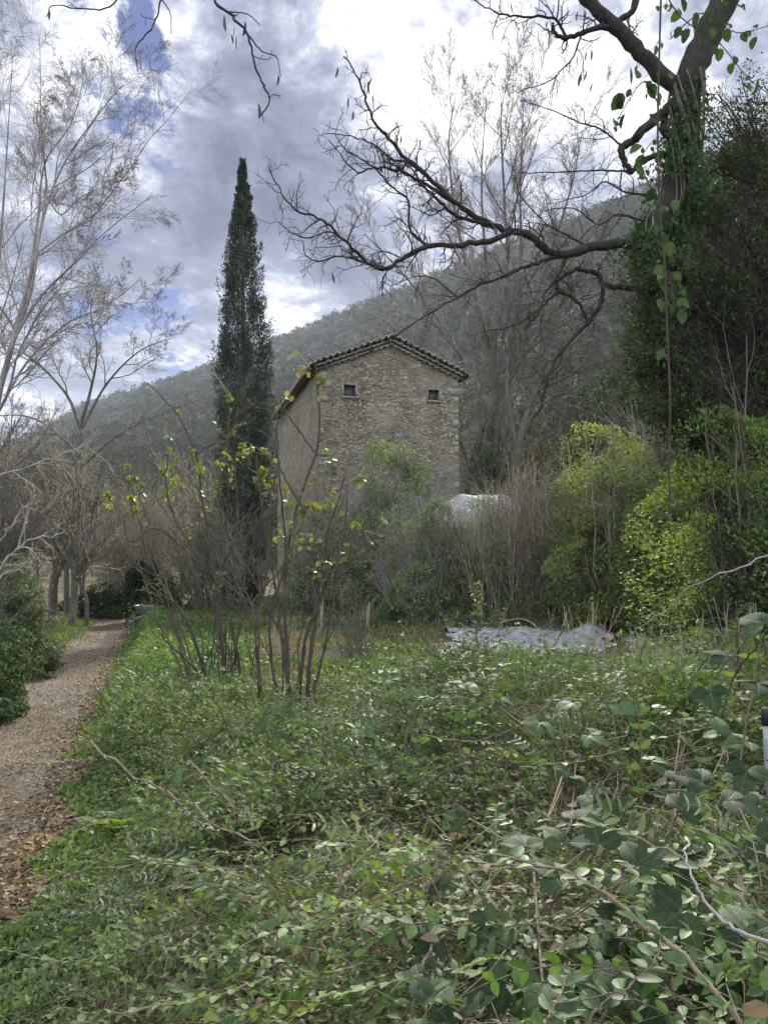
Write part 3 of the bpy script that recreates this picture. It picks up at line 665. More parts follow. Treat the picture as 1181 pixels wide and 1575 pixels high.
# far forest on the mountain
def far_forest():
    rg = np.random.default_rng(8); n = 26000
    az = rg.uniform(-0.62, 0.72, n); Rr = np.interp(az, [-0.8, -0.45, 0, 0.45, 0.9], [900, 800, 620, 420, 330])
    u = rg.random(n); r = 64 * (Rr / 64) ** (u ** .62); r = np.minimum(r, Rr * 1.01)
    z = HH(az, r); C = np.stack([r * np.sin(az), r * np.cos(az), z], 1)
    S = rg.uniform(1.0, 2.4, n) * np.clip(r / 260, .55, 1.35)
    m = 22; o = rg.normal(size=(n, m, 3)); o = unit(o) * (rg.random((n, m, 1)) ** .33); o[..., 2] = np.abs(o[..., 2]) * 1.15
    P = C[:, None] + o * S[:, None, None] * np.array([1, 1, 1.15]); L = (S[:, None] * rg.uniform(.35, .75, (n, m))).ravel(); P = P.reshape(-1, 3)
    g = Geo(); leaves(g, P, rdir(rg, len(P)), rdir(rg, len(P)), L, L * .75, 'quad')
    tag(link('far_forest', g, MAT['farwood']), 'grey green scrub forest covering the mountainside', 'forest', kind='stuff')
far_forest()

# ------------------------------------------------------------------ shrubs
def clump_noise(P, s, ph):
    x, y, z = P[:, 0] * s + ph, P[:, 1] * s + ph * 1.7, P[:, 2] * s - ph
    return np.sin(x + 1.5 * np.sin(y)) + np.sin(y * 1.3 + 1.2 * np.sin(z)) + np.sin(z * 1.5 + 1.4 * np.sin(x * 1.1))
def bush(name, label, cat, x0, x1, ytop, Y, leafmat_, n, leaf, seed, stems=26, stemmat='twig_brown', depth=None, lean=0, kind='quad', group=None, base=None, gap=-.6, wl=.55, up=.3, lump=.62, hollow=.35, twig_n=6, twig_r=.006):
    rg = np.random.default_rng(seed)
    xa, xb = at(x0, 800, Y)[0], at(x1, 800, Y)[0]; cx, rx = (xa + xb) / 2, (xb - xa) / 2; ry = depth if depth else rx * .8
    gz = float(H(cx, Y)) if base is None else base; zt = at((x0 + x1) / 2, ytop, Y)[2]; h = max(.4, zt - gz) * .95
    root = thing(name, label, cat, (cx, Y, gz), group)
    # stems
    N = stems; a = rg.uniform(0, 2 * pi, N); rb = rg.random(N) ** .5 * .35; rt = rg.random(N) ** .5 * .95; zt_ = h * np.sqrt(np.clip(1 - (rt * .95) ** 2, .05, 1)) * rg.uniform(.75, 1.22, N)
    p0 = np.stack([cx + np.cos(a) * rx * rb, Y + np.sin(a) * ry * rb, np.full(N, gz - .1)], 1); p2 = np.stack([cx + np.cos(a) * rx * rt + lean, Y + np.sin(a) * ry * rt, gz + zt_], 1)
    t = np.linspace(0, 1, 8)[None, :, None]; mid = (p0 + p2) / 2 + np.array([0, 0, .18]) * h + rg.normal(size=(N, 3)) * .05 * h
    S = (1 - t) ** 2 * p0[:, None] + 2 * t * (1 - t) * mid[:, None] + t ** 2 * p2[:, None]
    S[:, 1:-1] += rg.normal(size=S[:, 1:-1].shape) * .012 * h
    Rs = np.linspace(1, .3, 8)[None] * rg.uniform(.008, .018, N)[:, None] * max(1, h / 2) ** .5
    g = Geo(); tube(g, S, Rs, 5)
    T1, Q1 = spawn(rg, S, Rs, twig_n, .2, 1, (20, 60), .4, 5, .15, (0, 0, .05), .6, .4); tube(g, T1, Q1, 3)
    T2, Q2 = spawn(rg, T1, Q1, 4, .1, 1, (20, 60), .45, 4, .2, (0, 0, .02), .7, .5); Q2 = np.maximum(Q2, twig_r * .35); tube(g, T2, Q2, 3)
    link('stems', g, MAT[stemmat], root, True)
    if n:
        n = int(n * DENS); leaf = leaf * 1.12; m = int(n * 2.2); o = unit(rg.normal(size=(m, 3))) * (hollow + (1 - hollow) * rg.random((m, 1)) ** .6); o[:, 2] = np.abs(o[:, 2])
        P = np.stack([cx + o[:, 0] * rx + lean * o[:, 2], Y + o[:, 1] * ry, gz + .02 + o[:, 2] * h], 1)
        sc = 3.2 / max(.6, min(rx, h)); cn = clump_noise(P, sc, seed * 1.3)
        dl = unit(P - np.array([cx, Y, gz + h * .35])); P = P + dl * (cn * lump * .33 * min(rx, h))[:, None]
        keep = (clump_noise(P, sc * 2.3, seed + 4.0) > gap); P, dl = P[keep][:n], dl[keep][:n]
        k = len(P); D = unit(dl * .7 + rg.normal(size=(k, 3)) * .7); Nn = unit(rg.normal(size=(k, 3)) * .6 + np.array([0, 0, up * 3]))
        L = leaf * rg.uniform(.6, 1.3, k); g = Geo(); leaves(g, P, D, Nn, L, L * wl, kind); link('leaves', g, MAT[leafmat_] if isinstance(leafmat_, str) else leafmat_, root)
    return root
DENS = 2.4
# in front of the house
bush('tall_shrub', 'tall airy grey green shrub against the front wall of the house', 'shrub', 508, 712, 668, 24.5, 'silver', 19000, .08, 31, 60, 'twig_grey', gap=-.2, hollow=.2, twig_n=8)
bush('tall_shrub', 'lower sage green shrub left of the house front, behind the budding saplings', 'shrub', 430, 560, 770, 22.5, 'greygreen', 5200, .075, 32, 46, 'twig_brown', gap=-.1, hollow=.2)
bush('dense_shrub', 'dark bushy shrub below the tall grey green one', 'shrub', 560, 720, 790, 20.5, 'silver', 12000, .06, 33, 110, 'twig_grey', hollow=.1, gap=-.2)
bush('dry_shrub', 'dry tan shrub of upright canes right of the pale rock', 'shrub', 745, 860, 722, 18.4, 'straw', 2500, .06, 34, 150, 'twig_tan', gap=-.5, hollow=.1, twig_n=5)
bush('dense_shrub', 'blue green bramble mound behind the plastic sheet', 'shrub', 690, 890, 845, 18.8, 'sage', 12000, .05, 35, 60, 'twig_grey', lump=.5)
bush('dense_shrub', 'dark shrub between tan canes and yellow green shrub', 'shrub', 780, 930, 760, 18.5, 'greygreen', 7000, .06, 36, 90, 'twig_tan', lump=.5)
bush('leafy_shrub', 'arching yellow green shrub in the middle of the right bank', 'shrub', 825, 1060, 655, 17.0, 'softlime', 15000, .06, 37, 30, 'twig_tan', gap=-.3, lump=.6, hollow=.3)
bush('leafy_shrub', 'rounded brownish green shrub at the foot of the right bank', 'shrub', 840, 1060, 735, 17.8, 'softlime', 9000, .055, 38, 60, 'twig_brown', lump=.55)
bush('leafy_shrub', 'bright leafy shrub filling the right edge above the dark hollow', 'shrub', 1000, 1300, 575, 9.2, 'lime', 15000, .05, 39, 14, 'twig_brown', gap=-.3, lump=.6, hollow=.4, depth=.9)
bush('leafy_shrub', 'lower dark green shrub at the right edge under the bright one', 'shrub', 1070, 1330, 790, 9.0, 'darkshrub', 9000, .05, 40, 60, 'twig_brown', lump=.6, depth=.8)
bush('leafy_shrub', 'dark green shrub behind the right end of the plastic sheet', 'shrub', 890, 1120, 790, 17.5, 'darkshrub', 13000, .055, 67, 60, 'twig_brown', lump=.6, depth=1.6)
bush('dense_shrub', 'dark shrub in front of the pale shelter, right of the tall grey green one', 'shrub', 615, 730, 762, 19.0, 'silver', 10000, .055, 65, 120, 'twig_grey', lump=.55)
bush('dense_shrub', 'olive shrub right below the pale shelter', 'shrub', 680, 810, 764, 18.8, 'silver', 9000, .055, 66, 130, 'twig_tan', lump=.55)
bush('leafy_shrub', 'tall silvery green shrub high on the right bank beside the dark evergreen', 'shrub', 950, 1090, 520, 19.0, 'greygreen', 5500, .085, 41, 50, 'twig_grey', gap=-.2, lump=.6)
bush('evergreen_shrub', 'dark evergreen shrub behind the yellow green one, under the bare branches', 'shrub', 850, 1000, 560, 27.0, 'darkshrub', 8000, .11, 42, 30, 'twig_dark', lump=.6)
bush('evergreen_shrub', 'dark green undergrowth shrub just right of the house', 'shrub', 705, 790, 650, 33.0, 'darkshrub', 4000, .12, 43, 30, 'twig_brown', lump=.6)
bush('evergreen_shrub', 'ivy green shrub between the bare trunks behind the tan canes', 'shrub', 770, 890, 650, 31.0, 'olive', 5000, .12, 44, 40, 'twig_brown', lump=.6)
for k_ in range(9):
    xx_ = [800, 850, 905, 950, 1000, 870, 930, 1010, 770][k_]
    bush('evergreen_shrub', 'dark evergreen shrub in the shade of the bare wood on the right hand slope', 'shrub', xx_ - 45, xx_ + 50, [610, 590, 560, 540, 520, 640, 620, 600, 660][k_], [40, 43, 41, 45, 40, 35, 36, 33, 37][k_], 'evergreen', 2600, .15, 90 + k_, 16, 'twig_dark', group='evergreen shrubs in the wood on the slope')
for k_, (xa_, xb_, yt_, Y_, n_, lab_) in enumerate([(815, 950, 700, 18.2, 7000, 'pale green shrub at the left end of the leafy bank'), (890, 1070, 660, 18.0, 8000, 'soft pale green shrub in the middle of the leafy bank'), (1010, 1160, 625, 16.5, 8000, 'pale green shrub where the leafy bank climbs to the right'),
        (1090, 1290, 570, 15.5, 9000, 'highest pale green shrub of the leafy bank at the right edge'), (930, 1090, 750, 16.2, 7000, 'low pale green shrub at the foot of the leafy bank'), (1050, 1250, 700, 14.0, 8000, 'pale green shrub low on the bank at the right edge')]):
    bush('leafy_shrub', lab_, 'shrub', xa_, xb_, yt_, Y_, 'softlime', n_, .065, 150 + k_, 22, 'twig_tan', gap=-1.2, lump=.5, hollow=.4, depth=1.4)
# beside the path
bush('hedge_shrub', 'dark green hedge shrub nearest on the left of the footpath', 'shrub', -140, 22, 905, 9.6, 'darkshrub', 11000, .055, 45, 40, 'twig_brown', lump=.6, depth=1.2)
bush('hedge_shrub', 'pale speckled green hedge shrub on the left of the path', 'shrub', -40, 98, 878, 14.0, 'greygreen', 10000, .06, 46, 40, 'twig_brown', lump=.5)
bush('evergreen_shrub', 'low dark bush closing the far end of the footpath', 'shrub', 95, 205, 905, 29.5, 'evergreen', 6000, .085, 47, 20, 'twig_dark', lump=.5)
bush('evergreen_shrub', 'nearly black rounded bush behind the wheelbarrow', 'shrub', 186, 285, 856, 27.0, 'evergreen', 9000, .08, 48, 20, 'twig_dark', lump=.35, hollow=.5)
bush('brown_thicket', 'brown leafless thicket at the left edge above the hedge', 'shrub', -150, 100, 690, 19.0, 'dead', 1400, .05, 49, 130, 'twig_brown', twig_n=9)
bush('brown_thicket', 'beige leafless thicket behind the end of the path', 'shrub', 110, 290, 740, 33.0, 'straw', 2500, .07, 50, 150, 'twig_tan', twig_n=9)
bush('brown_thicket', 'grey brown thicket behind the budding saplings', 'shrub', 230, 440, 775, 26.0, 'olive', 3500, .07, 51, 150, 'twig_brown', twig_n=9)

# ------------------------------------------------------------------ big overhanging tree at the right
def big_tree():
    rg = np.random.default_rng(101); Y = 10.2
    limbs = [([(1140, -110), (1112, 0), (1086, 60), (1063, 110), (1054, 160), (1052, 225), (1042, 300), (1018, 340), (1004, 380), (1008, 450), (1036, 560), (1085, 700), (1135, 830), (1180, 960), (1200, 1045)], 43, 50, 30),
             ([(1056, 150), (1005, 103), (960, 55), (905, 0), (850, -70), (760, -130, -1)], 31, 20, 16),
             ([(1005, 372), (975, 375), (930, 376), (890, 386), (862, 392), (835, 382), (818, 364), (795, 357), (772, 352), (735, 335), (700, 312), (655, 268), (620, 240), (600, 215), (577, 190), (562, 150), (545, 110), (528, 86)], 20, 2, 40),
             ([(790, 355), (745, 372), (700, 376), (660, 378), (632, 390), (600, 410), (580, 412), (555, 395), (530, 370), (505, 345), (480, 330), (450, 318), (430, 290), (412, 255)], 11, 2, 30),
             ([(590, 412), (555, 402), (520, 394), (490, 402), (470, 392), (466, 370)], 4, 1.6, 16),
             ([(530, 368), (505, 356), (470, 366), (440, 352), (428, 340)], 3, 1.4, 14),
             ([(655, 378), (630, 350), (628, 310), (600, 285), (580, 262), (552, 242), (530, 230), (515, 205)], 5, 1.5, 18),
             ([(700, 312), (650, 280), (610, 262), (575, 258), (545, 262), (505, 215)], 7, 1.6, 18),
             ([(650, 262), (620, 248), (600, 245), (575, 222), (540, 210), (500, 205)], 5, 1.5, 16),
             ([(760, 350), (700, 330), (660, 295), (620, 262), (590, 246)], 8, 2, 16),
             ([(866, 392), (820, 406), (760, 430), (732, 440), (700, 460)], 8, 3, 16),
             ([(735, 440), (660, 482), (590, 528), (540, 556)], 3.5, 2, 12),
             ([(1000, 446), (962, 443), (930, 438), (915, 420), (885, 414), (862, 428), (856, 446), (880, 458), (898, 480), (905, 500)], 13, 3, 24),
             ([(926, 432), (926, 462), (908, 490), (882, 520), (850, 560), (836, 606), (826, 640)], 9, 4, 18),
             ([(866, 446), (842, 462), (822, 490), (806, 506)], 6, 3, 12),
             ([(1048, 150), (1030, 165), (1000, 190), (975, 214), (955, 228), (960, 246), (970, 266)], 22, 9, 16),
             ([(970, 266), (985, 250), (1012, 238), (1045, 232)], 9, 12, 10), ([(1046, 232), (1020, 200), (1024, 180)], 16, 12, 8),
             ([(970, 264), (930, 262), (870, 264), (800, 266)], 4, 1.6, 14),
             ([(958, 226), (925, 200), (890, 188), (850, 170), (800, 155)], 4, 1.5, 14),
             ([(985, -40), (975, 10), (950, 32), (905, 48), (872, 58), (854, 54), (850, 36)], 13, 6, 18),
             ([(870, 56), (850, 28), (800, 26), (760, 18), (728, 0)], 6, 2, 14),
             ([(895, 50), (880, 90), (862, 108), (845, 125), (800, 140)], 4, 1.6, 14),
             ([(905, 380), (850, 350), (835, 340), (800, 300), (790, 260)], 4, 1.5, 14),
             ([(990, 340), (950, 330), (920, 345), (880, 320), (830, 325)], 4, 1.5, 14),
             ([(1000, 300), (960, 295), (930, 280), (900, 300), (860, 310)], 4, 1.5, 14),
             ([(700, 455), (670, 430), (640, 425), (600, 440)], 3, 1.4, 10),
             ([(870, 398), (858, 425), (838, 450), (828, 475), (790, 500), (742, 510)], 5, 2, 16),
             ([(760, -130, -1), (600, -190, -2), (460, -150, -3), (340, -110, -3.6), (220, -90, -3.8), (100, -60, -4)], 22, 6, 18),
             ([(360, -110, -3.5), (330, -10, -3.5), (352, 20, -3.5), (382, 55, -3.5), (392, 100, -3.5), (408, 135, -3.5), (415, 158, -3.5), (398, 182, -3.5)], 6, 2.4, 20),
             ([(384, 56, -3.5), (402, 78, -3.5), (425, 88, -3.5), (432, 118, -3.5)], 3, 1.5, 10), ([(352, 18, -3.5), (380, 22, -3.5), (400, 38, -3.5)], 2.5, 1.5, 8),
             ([(258, -90, -3.7), (248, 2, -3.7), (234, 42, -3.7), (210, 72, -3.7), (212, 110, -3.7)], 4, 1.6, 14), ([(250, 0, -3.7), (262, 20, -3.7), (264, 52, -3.7)], 2.4, 1.4, 8),
             ([(200, -80, -3.9), (178, 3, -3.9), (132, 14, -3.9), (84, 8, -3.9), (72, 26, -3.9)], 3.6, 1.5, 12)]
    base = at(1200, 1045, Y); root = thing('overhanging_tree', 'big dark gnarled leafless tree with hanging seed pods overhanging from the right edge', 'tree', tuple(base))
    g = Geo(); g2 = Geo(); tw = Geo(); tips = []
    for i, (pts, w0, w1, n) in enumerate(limbs):
        pp = [q if len(q) > 2 else (q[0], q[1], -0.9 * min(1, max(0, (950 - q[0]) / 500))) for q in pts]
        if pts[0][1] < -60 or len(pts[0]) > 2 or i in (0, 1): pp = [q if len(q) > 2 else (q[0], q[1], 0.0) for q in pts]
        P = px_path(pp, Y, n * 2); D_ = P[:, 1] if True else 0
        P[2:-1] += rg.normal(size=P[2:-1].shape) * .004 * min(w0, 10) / 4
        Rr = np.linspace(w0, w1, n * 2) * (.86 if i else 1.0) * P[:, 1] / F / 2
        if i == 0:
            Rr = Rr * (1 + .06 * np.sin(np.arange(n * 2) * 1.9)); tube(g, P, Rr, 14); continue
        Rr = Rr * (1 + .035 * rg.normal(size=n * 2) * (w0 > 6) + .05 * np.sin(np.arange(n * 2) * 1.3 + i)); tube(g2, P, np.maximum(Rr, .004), 9 if w0 > 7 else 6)
        if i in (15, 16, 17): continue
        Lp = np.linalg.norm(np.diff(P, axis=0), axis=1).sum(); per = int(Lp * (8 if w0 < 12 else 5))
        if i == 1: per = 6
        if i >= 28: per = int(Lp * 1.6)
        if per < 1: continue
        P1, Q1 = spawn(rg, P[None], np.minimum(Rr, .02)[None], per, .15 if w0 > 10 else .05, 1, (35, 75), 0, 6, .3, (0, 0, -.02), .6, .45, Labs=.55 if i < 28 else .25)
        Q1 = np.maximum(Q1, .0035); tube(tw, P1, Q1, 4)
        P2, Q2 = spawn(rg, P1, Q1, 5 if i < 28 else 2, .1, 1, (30, 70), .55, 5, .3, (0, 0, -.02), .75, .6); Q2 = np.maximum(Q2, .0028); tube(tw, P2, Q2, 3)
        tips += list(P1[:, -1]) + list(P2[::3, -1])
    link('trunk', g, MAT['bark_dark'], root, True); link('limb', g2, MAT['bark_dark'], root, True); link('twigs', tw, MAT['twig_dark'], root, True)
    # hanging flat pods
    spots = [(345, 38, -3.5, 30), (361, 52, -3.5, 24), (364, 66, -3.5, 24), (378, 45, -3.5, 26), (356, 62, -3.5, 18), (398, 172, -3.5, 26), (402, 180, -3.5, 22), (429, 124, -3.5, 20), (76, 22, -3.9, 22), (214, 100, -3.7, 18)]
    spots += [(517, 98, -.9, 16), (520, 112, -.9, 18), (530, 118, -.9, 14), (528, 95, -.9, 16), (536, 160, -.9, 22), (543, 180, -.9, 20), (572, 128, -.9, 18), (566, 135, -.9, 20), (573, 152, -.9, 14), (535, 172, -.9, 14),
              (600, 212, -.8, 14), (608, 215, -.8, 16), (617, 216, -.8, 14), (645, 222, -.8, 14), (495, 435, -.9, 20), (510, 428, -.9, 18), (503, 215, -.9, 10)]
    spots += [(px + rg.uniform(-6, 6), py + rg.uniform(-8, 8), -.3, rg.uniform(14, 26)) for px, py in [(893, 110), (898, 122), (903, 118), (885, 95), (900, 86), (915, 92), (968, 110), (975, 115), (980, 108), (838, 55), (848, 60), (885, 20), (900, 24), (945, 15), (780, 12), (790, 20), (820, 10), (905, 130), (890, 128), (835, 160)]]
    proto = None
    for k, (px, py, dz, ln) in enumerate(spots):
        p = at(px, py - ln * .5, Y + dz); sc = ln * (Y + dz) / F
        if proto is None:
            g = Geo(); m = 9; t = np.linspace(0, 1, m); wv = .10 * np.sin(t * pi * .96 + .06) ** .7 * (1 + .14 * np.sin(t * 26)); V = []
            for a, b in zip(t, wv): V += [(-b, 0, -a), (0, -.012, -a), (b, 0, -a), (0, .012, -a)]
            g.add(np.array(V) + [[.05 * math.sin(3 * -v[2]), 0, 0] for v in V], [[r_ * 4 + c, r_ * 4 + (c + 1) % 4, r_ * 4 + 4 + (c + 1) % 4, r_ * 4 + 4 + c] for r_ in range(m - 1) for c in range(4)])
            root['_w'] = [0., 0., 0.]; o = link('seed_pod', g, MAT['pod'], root); root['_w'] = [float(x) for x in base]; proto = o
        else: o = proto.copy(); COL.objects.link(o)
        o.location = tuple(p - base); o.scale = (sc * 1.0, sc * 1.0, sc); o.rotation_euler = (rg.uniform(-.25, .25), rg.uniform(-.3, .3), rg.uniform(0, 3))
big_tree()

def ivy():
    rg = np.random.default_rng(61); Y = 10.2
    P = px_path([(1062, 120), (1054, 160), (1052, 225), (1042, 300), (1018, 340), (1004, 380), (1008, 450), (1036, 560), (1085, 700), (1135, 830), (1180, 960)], Y, 60)
    n = 17000; i = rg.integers(0, 59, n); u = rg.random((n, 1)); c = P[i] * (1 - u) + P[i + 1] * u
    a = rg.uniform(-pi, pi, n); hh = (c[:, 2] - P[0, 2]) * -1; rad = .20 + (.10 + .34 * rg.random(n) ** 2) * rg.random(n) * np.clip(hh / 1.0, .35, 1) * (1.3 + .5 * np.sin(c[:, 2] * 5 + a)) + .25 * np.clip((hh - 2) / 3, 0, 1) * rg.random(n)
    keep = (rg.random(n) < np.clip(hh / 1.6, .02, 1)) & (clump_noise(c + np.stack([np.cos(a), np.sin(a), a * 0], 1) * .5, 2.6, 3.3) > -.4 - .3 * (hh > 1.5))
    o = np.stack([np.cos(a), np.sin(a), np.zeros(n)], 1); Q = (c + o * rad[:, None])[keep]; o = o[keep]; k = len(Q)
    root = thing('ivy', 'dark green ivy wrapped round the gnarled trunk at right', 'climbing plant', tuple(P[-1]))
    g = Geo(); L = .03 + .055 * rg.random(k) ** 1.5; leaves(g, Q, unit(np.array([0, 0, -1.0]) + rg.normal(size=(k, 3)) * .5), o + rg.normal(size=(k, 3)) * .3, L, L * .9, 'lo'); link('leaves', g, MAT['ivy'], root)
    g = Geo(); S = []
    for j in range(14):
        q = P.copy(); ph = rg.uniform(0, 6); q += np.stack([np.cos(ph + np.arange(60) * .12), np.sin(ph + np.arange(60) * .12), np.zeros(60)], 1) * .24; S.append(q)
    tube(g, np.stack(S), np.full((14, 60), .012), 5); link('stems', g, MAT['twig_brown'], root, True)
ivy()

def crown_tree(name, label, lumps, mat, leaf, per, seed, trunk, tY, twigs=0.02, gapt=-.5, wl=.45):
    rg = np.random.default_rng(seed); T = px_path(trunk, tY, 14); root = thing(name, label, 'tree', tuple(T[0]))
    g = Geo(); tube(g, T, np.linspace(.2, .06, 14), 9); link('trunk', g, MAT['bark_dark'], root, True)
    g = Geo(); gl = Geo()
    for (px, py, rad, Yl, dens) in lumps:
        c = at(px, py, Yl); r = rad * Yl / F; n = int(per * dens * r * r)
        b = T[np.argmin(np.abs(T[:, 2] - (c[2] - r * .8)))]; t = np.linspace(0, 1, 8)[:, None]
        m = 10; e = c + unit(rg.normal(size=(m, 3))) * r * .9; S = b + (e[:, None] - b) * t[None] + rg.normal(size=(m, 8, 3)) * .04 * r; S[:, 0] = b
        Q = np.tile(np.linspace(.025, .007, 8), (m, 1)); tube(g, S, Q, 5)
        P1, Q1 = spawn(rg, S, Q, 9, .35, 1, (25, 65), .3, 5, .15, (0, 0, 0), .6, .4); tube(g, P1, Q1, 3); P2, Q2 = spawn(rg, P1, Q1, 5, .1, 1, (25, 60), .5, 4, .2, (0, 0, -.02), .8, .6); tube(g, P2, np.maximum(Q2, .003), 3)
        o = unit(rg.normal(size=(n, 3))); P = c + o * r * (.25 + .75 * rg.random((n, 1)) ** .5) * (1 + .12 * clump_noise(o, 3.0, px * .01)[:, None])
        P = P[clump_noise(P, 2.6 / r * .9, px * .1) > gapt]; k = len(P); D = unit(rg.normal(size=(k, 3)) + [0, 0, -.3])
        L = leaf * rg.uniform(.6, 1.3, k); leaves(gl, P, D, rdir(rg, k, .8), L, L * wl, 'quad')
    link('limb', g, MAT['twig_dark'], root, True); link('leaves', gl, mat, root); return root
crown_tree('evergreen_tree', 'dark small leaved evergreen tree filling the upper right edge', 
    [(1130, 300, 95, 12.2, 1.1), (1090, 400, 85, 12.0, 1.0), (1160, 210, 70, 12.4, .5), (1190, 130, 60, 12.6, .45), (1075, 260, 50, 12.2, .6), (1180, 420, 95, 12.0, 1.1), (1070, 500, 75, 11.8, .9), (1160, 530, 90, 11.6, 1.0), (1012, 470, 48, 9.7, 1.3), (1035, 550, 50, 9.6, 1.3), (1060, 405, 45, 9.8, 1.2), (1000, 420, 30, 9.7, .9), (1000, 540, 45, 9.5, 1.2), (1020, 610, 50, 9.6, 1.2), (1085, 330, 50, 10.0, .9), (1060, 640, 55, 9.8, 1.2), (1110, 460, 60, 10, 1), (1240, 300, 110, 12.4, 1), (1250, 480, 110, 12, 1), (1110, 170, 40, 12.5, .25)],
    MAT['evergreen'], .06, 9500, 62, [(1230, 1060), (1215, 800), (1200, 600), (1190, 420), (1196, 300)], 12.6)
crown_tree('evergreen_tree', 'sparser olive green tree lower down the right edge, between evergreen and bright shrub', [(1140, 600, 80, 11.2, .8), (1075, 590, 55, 11.4, .6), (1000, 560, 50, 12.5, .6), (1190, 640, 90, 11.0, .9)],
    MAT['ivy'], .07, 5000, 63, [(1230, 1060), (1215, 900), (1180, 740), (1150, 620)], 11.6)
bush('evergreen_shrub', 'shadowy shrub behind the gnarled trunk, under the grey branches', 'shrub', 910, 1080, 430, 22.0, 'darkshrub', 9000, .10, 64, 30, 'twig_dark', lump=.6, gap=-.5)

# ------------------------------------------------------------------ hanging vine close to the camera
def vine():
    rg = np.random.default_rng(71); Y = 2.4
    root = thing('hanging_vine', 'thin leafy vine hanging straight down in front of the big trunk', 'climbing plant', tuple(at(1029, 800, Y)))
    main = px_path([(1018, -60), (1014, 60), (1011, 200), (1014, 320), (1021, 400), (1026, 520), (1030, 620), (1028, 700), (1030, 790)], Y, 40)
    side = [px_path(p, Y + d, 14) for p, d in [([(1016, -20), (1050, 30), (1100, 60), (1150, 120), (1190, 150)], .3), ([(1012, 160), (990, 125), (960, 165), (945, 195)], .1), ([(1015, 330), (1005, 300), (985, 250), (1000, 220)], .2), ([(1030, 60), (1080, 20), (1130, 50), (1180, 40)], .4), ([(1022, 420), (1032, 440), (1036, 470)], .05), ([(1024, -10), (1080, -20), (1140, 10)], .4)]]
    g = Geo(); gst = g; tube(g, main, np.full(40, .0032), 6)
    for s in side: tube(g, s, np.linspace(.0026, .0014, 14), 5)
    sp = [(1008, 345, 36), (1036, 318, 26), (978, 120, 34), (958, 158, 36), (1150, 15, 34), (1125, 25, 40), (1138, 95, 30), (1102, 80, 30), (1000, 38, 30), (1035, 45, 34), (1072, 25, 34), (1168, 55, 36), (1085, 108, 28), (1170, 105, 28), (1060, 128, 28), (1004, 262, 34), (990, 285, 34), (1034, 270, 34),
          (980, 240, 30), (1000, 225, 28), (1036, 240, 30), (1040, 380, 30), (1008, 400, 30), (1012, 450, 30), (1034, 150, 26), (1070, 70, 30), (1160, 140, 30), (1050, 5, 36), (1018, 200, 26), (985, 200, 24), (1020, 560, 14), (1036, 620, 12), (1022, 500, 18), (1025, 700, 12)]
    P = [at(x, y - s_ * .4, Y + .12) for x, y, s_ in sp[:4]]; L = [s_ * Y / F * .85 for _, _, s_ in sp[:4]]; A = [main[np.argmin(np.linalg.norm(main - q, axis=1))] for q in P]
    for S_ in side + [main[:26]]:
        m = 9 if len(S_) == 14 else 12
        for i_ in np.linspace(1, len(S_) - 1, m).astype(int):
            for q in range(2):
                A.append(S_[i_]); P.append(S_[i_] + unit(rg.normal(size=3) * [1, .6, .6]) * rg.uniform(.012, .035)); L.append(.018 + .034 * rg.random() ** 1.3)
    A = np.array(A); P = np.array(P); L = np.array(L); tube(gst, np.stack([A, (A + P) / 2 + [0, 0, .004], P], 1), np.full((len(P), 3), .0009), 4)
    D = unit(np.array([0, 0, -1.0]) + rg.normal(size=P.shape) * .45); Nn = unit(np.array([0, -1.0, .4]) + rg.normal(size=P.shape) * .55)
    g = Geo(); leaves(g, P, D, Nn, L, L * .72); link('stem', gst, MAT['twig_dark'], root, True); link('leaves', g, MAT['vineleaf'], root)
vine()

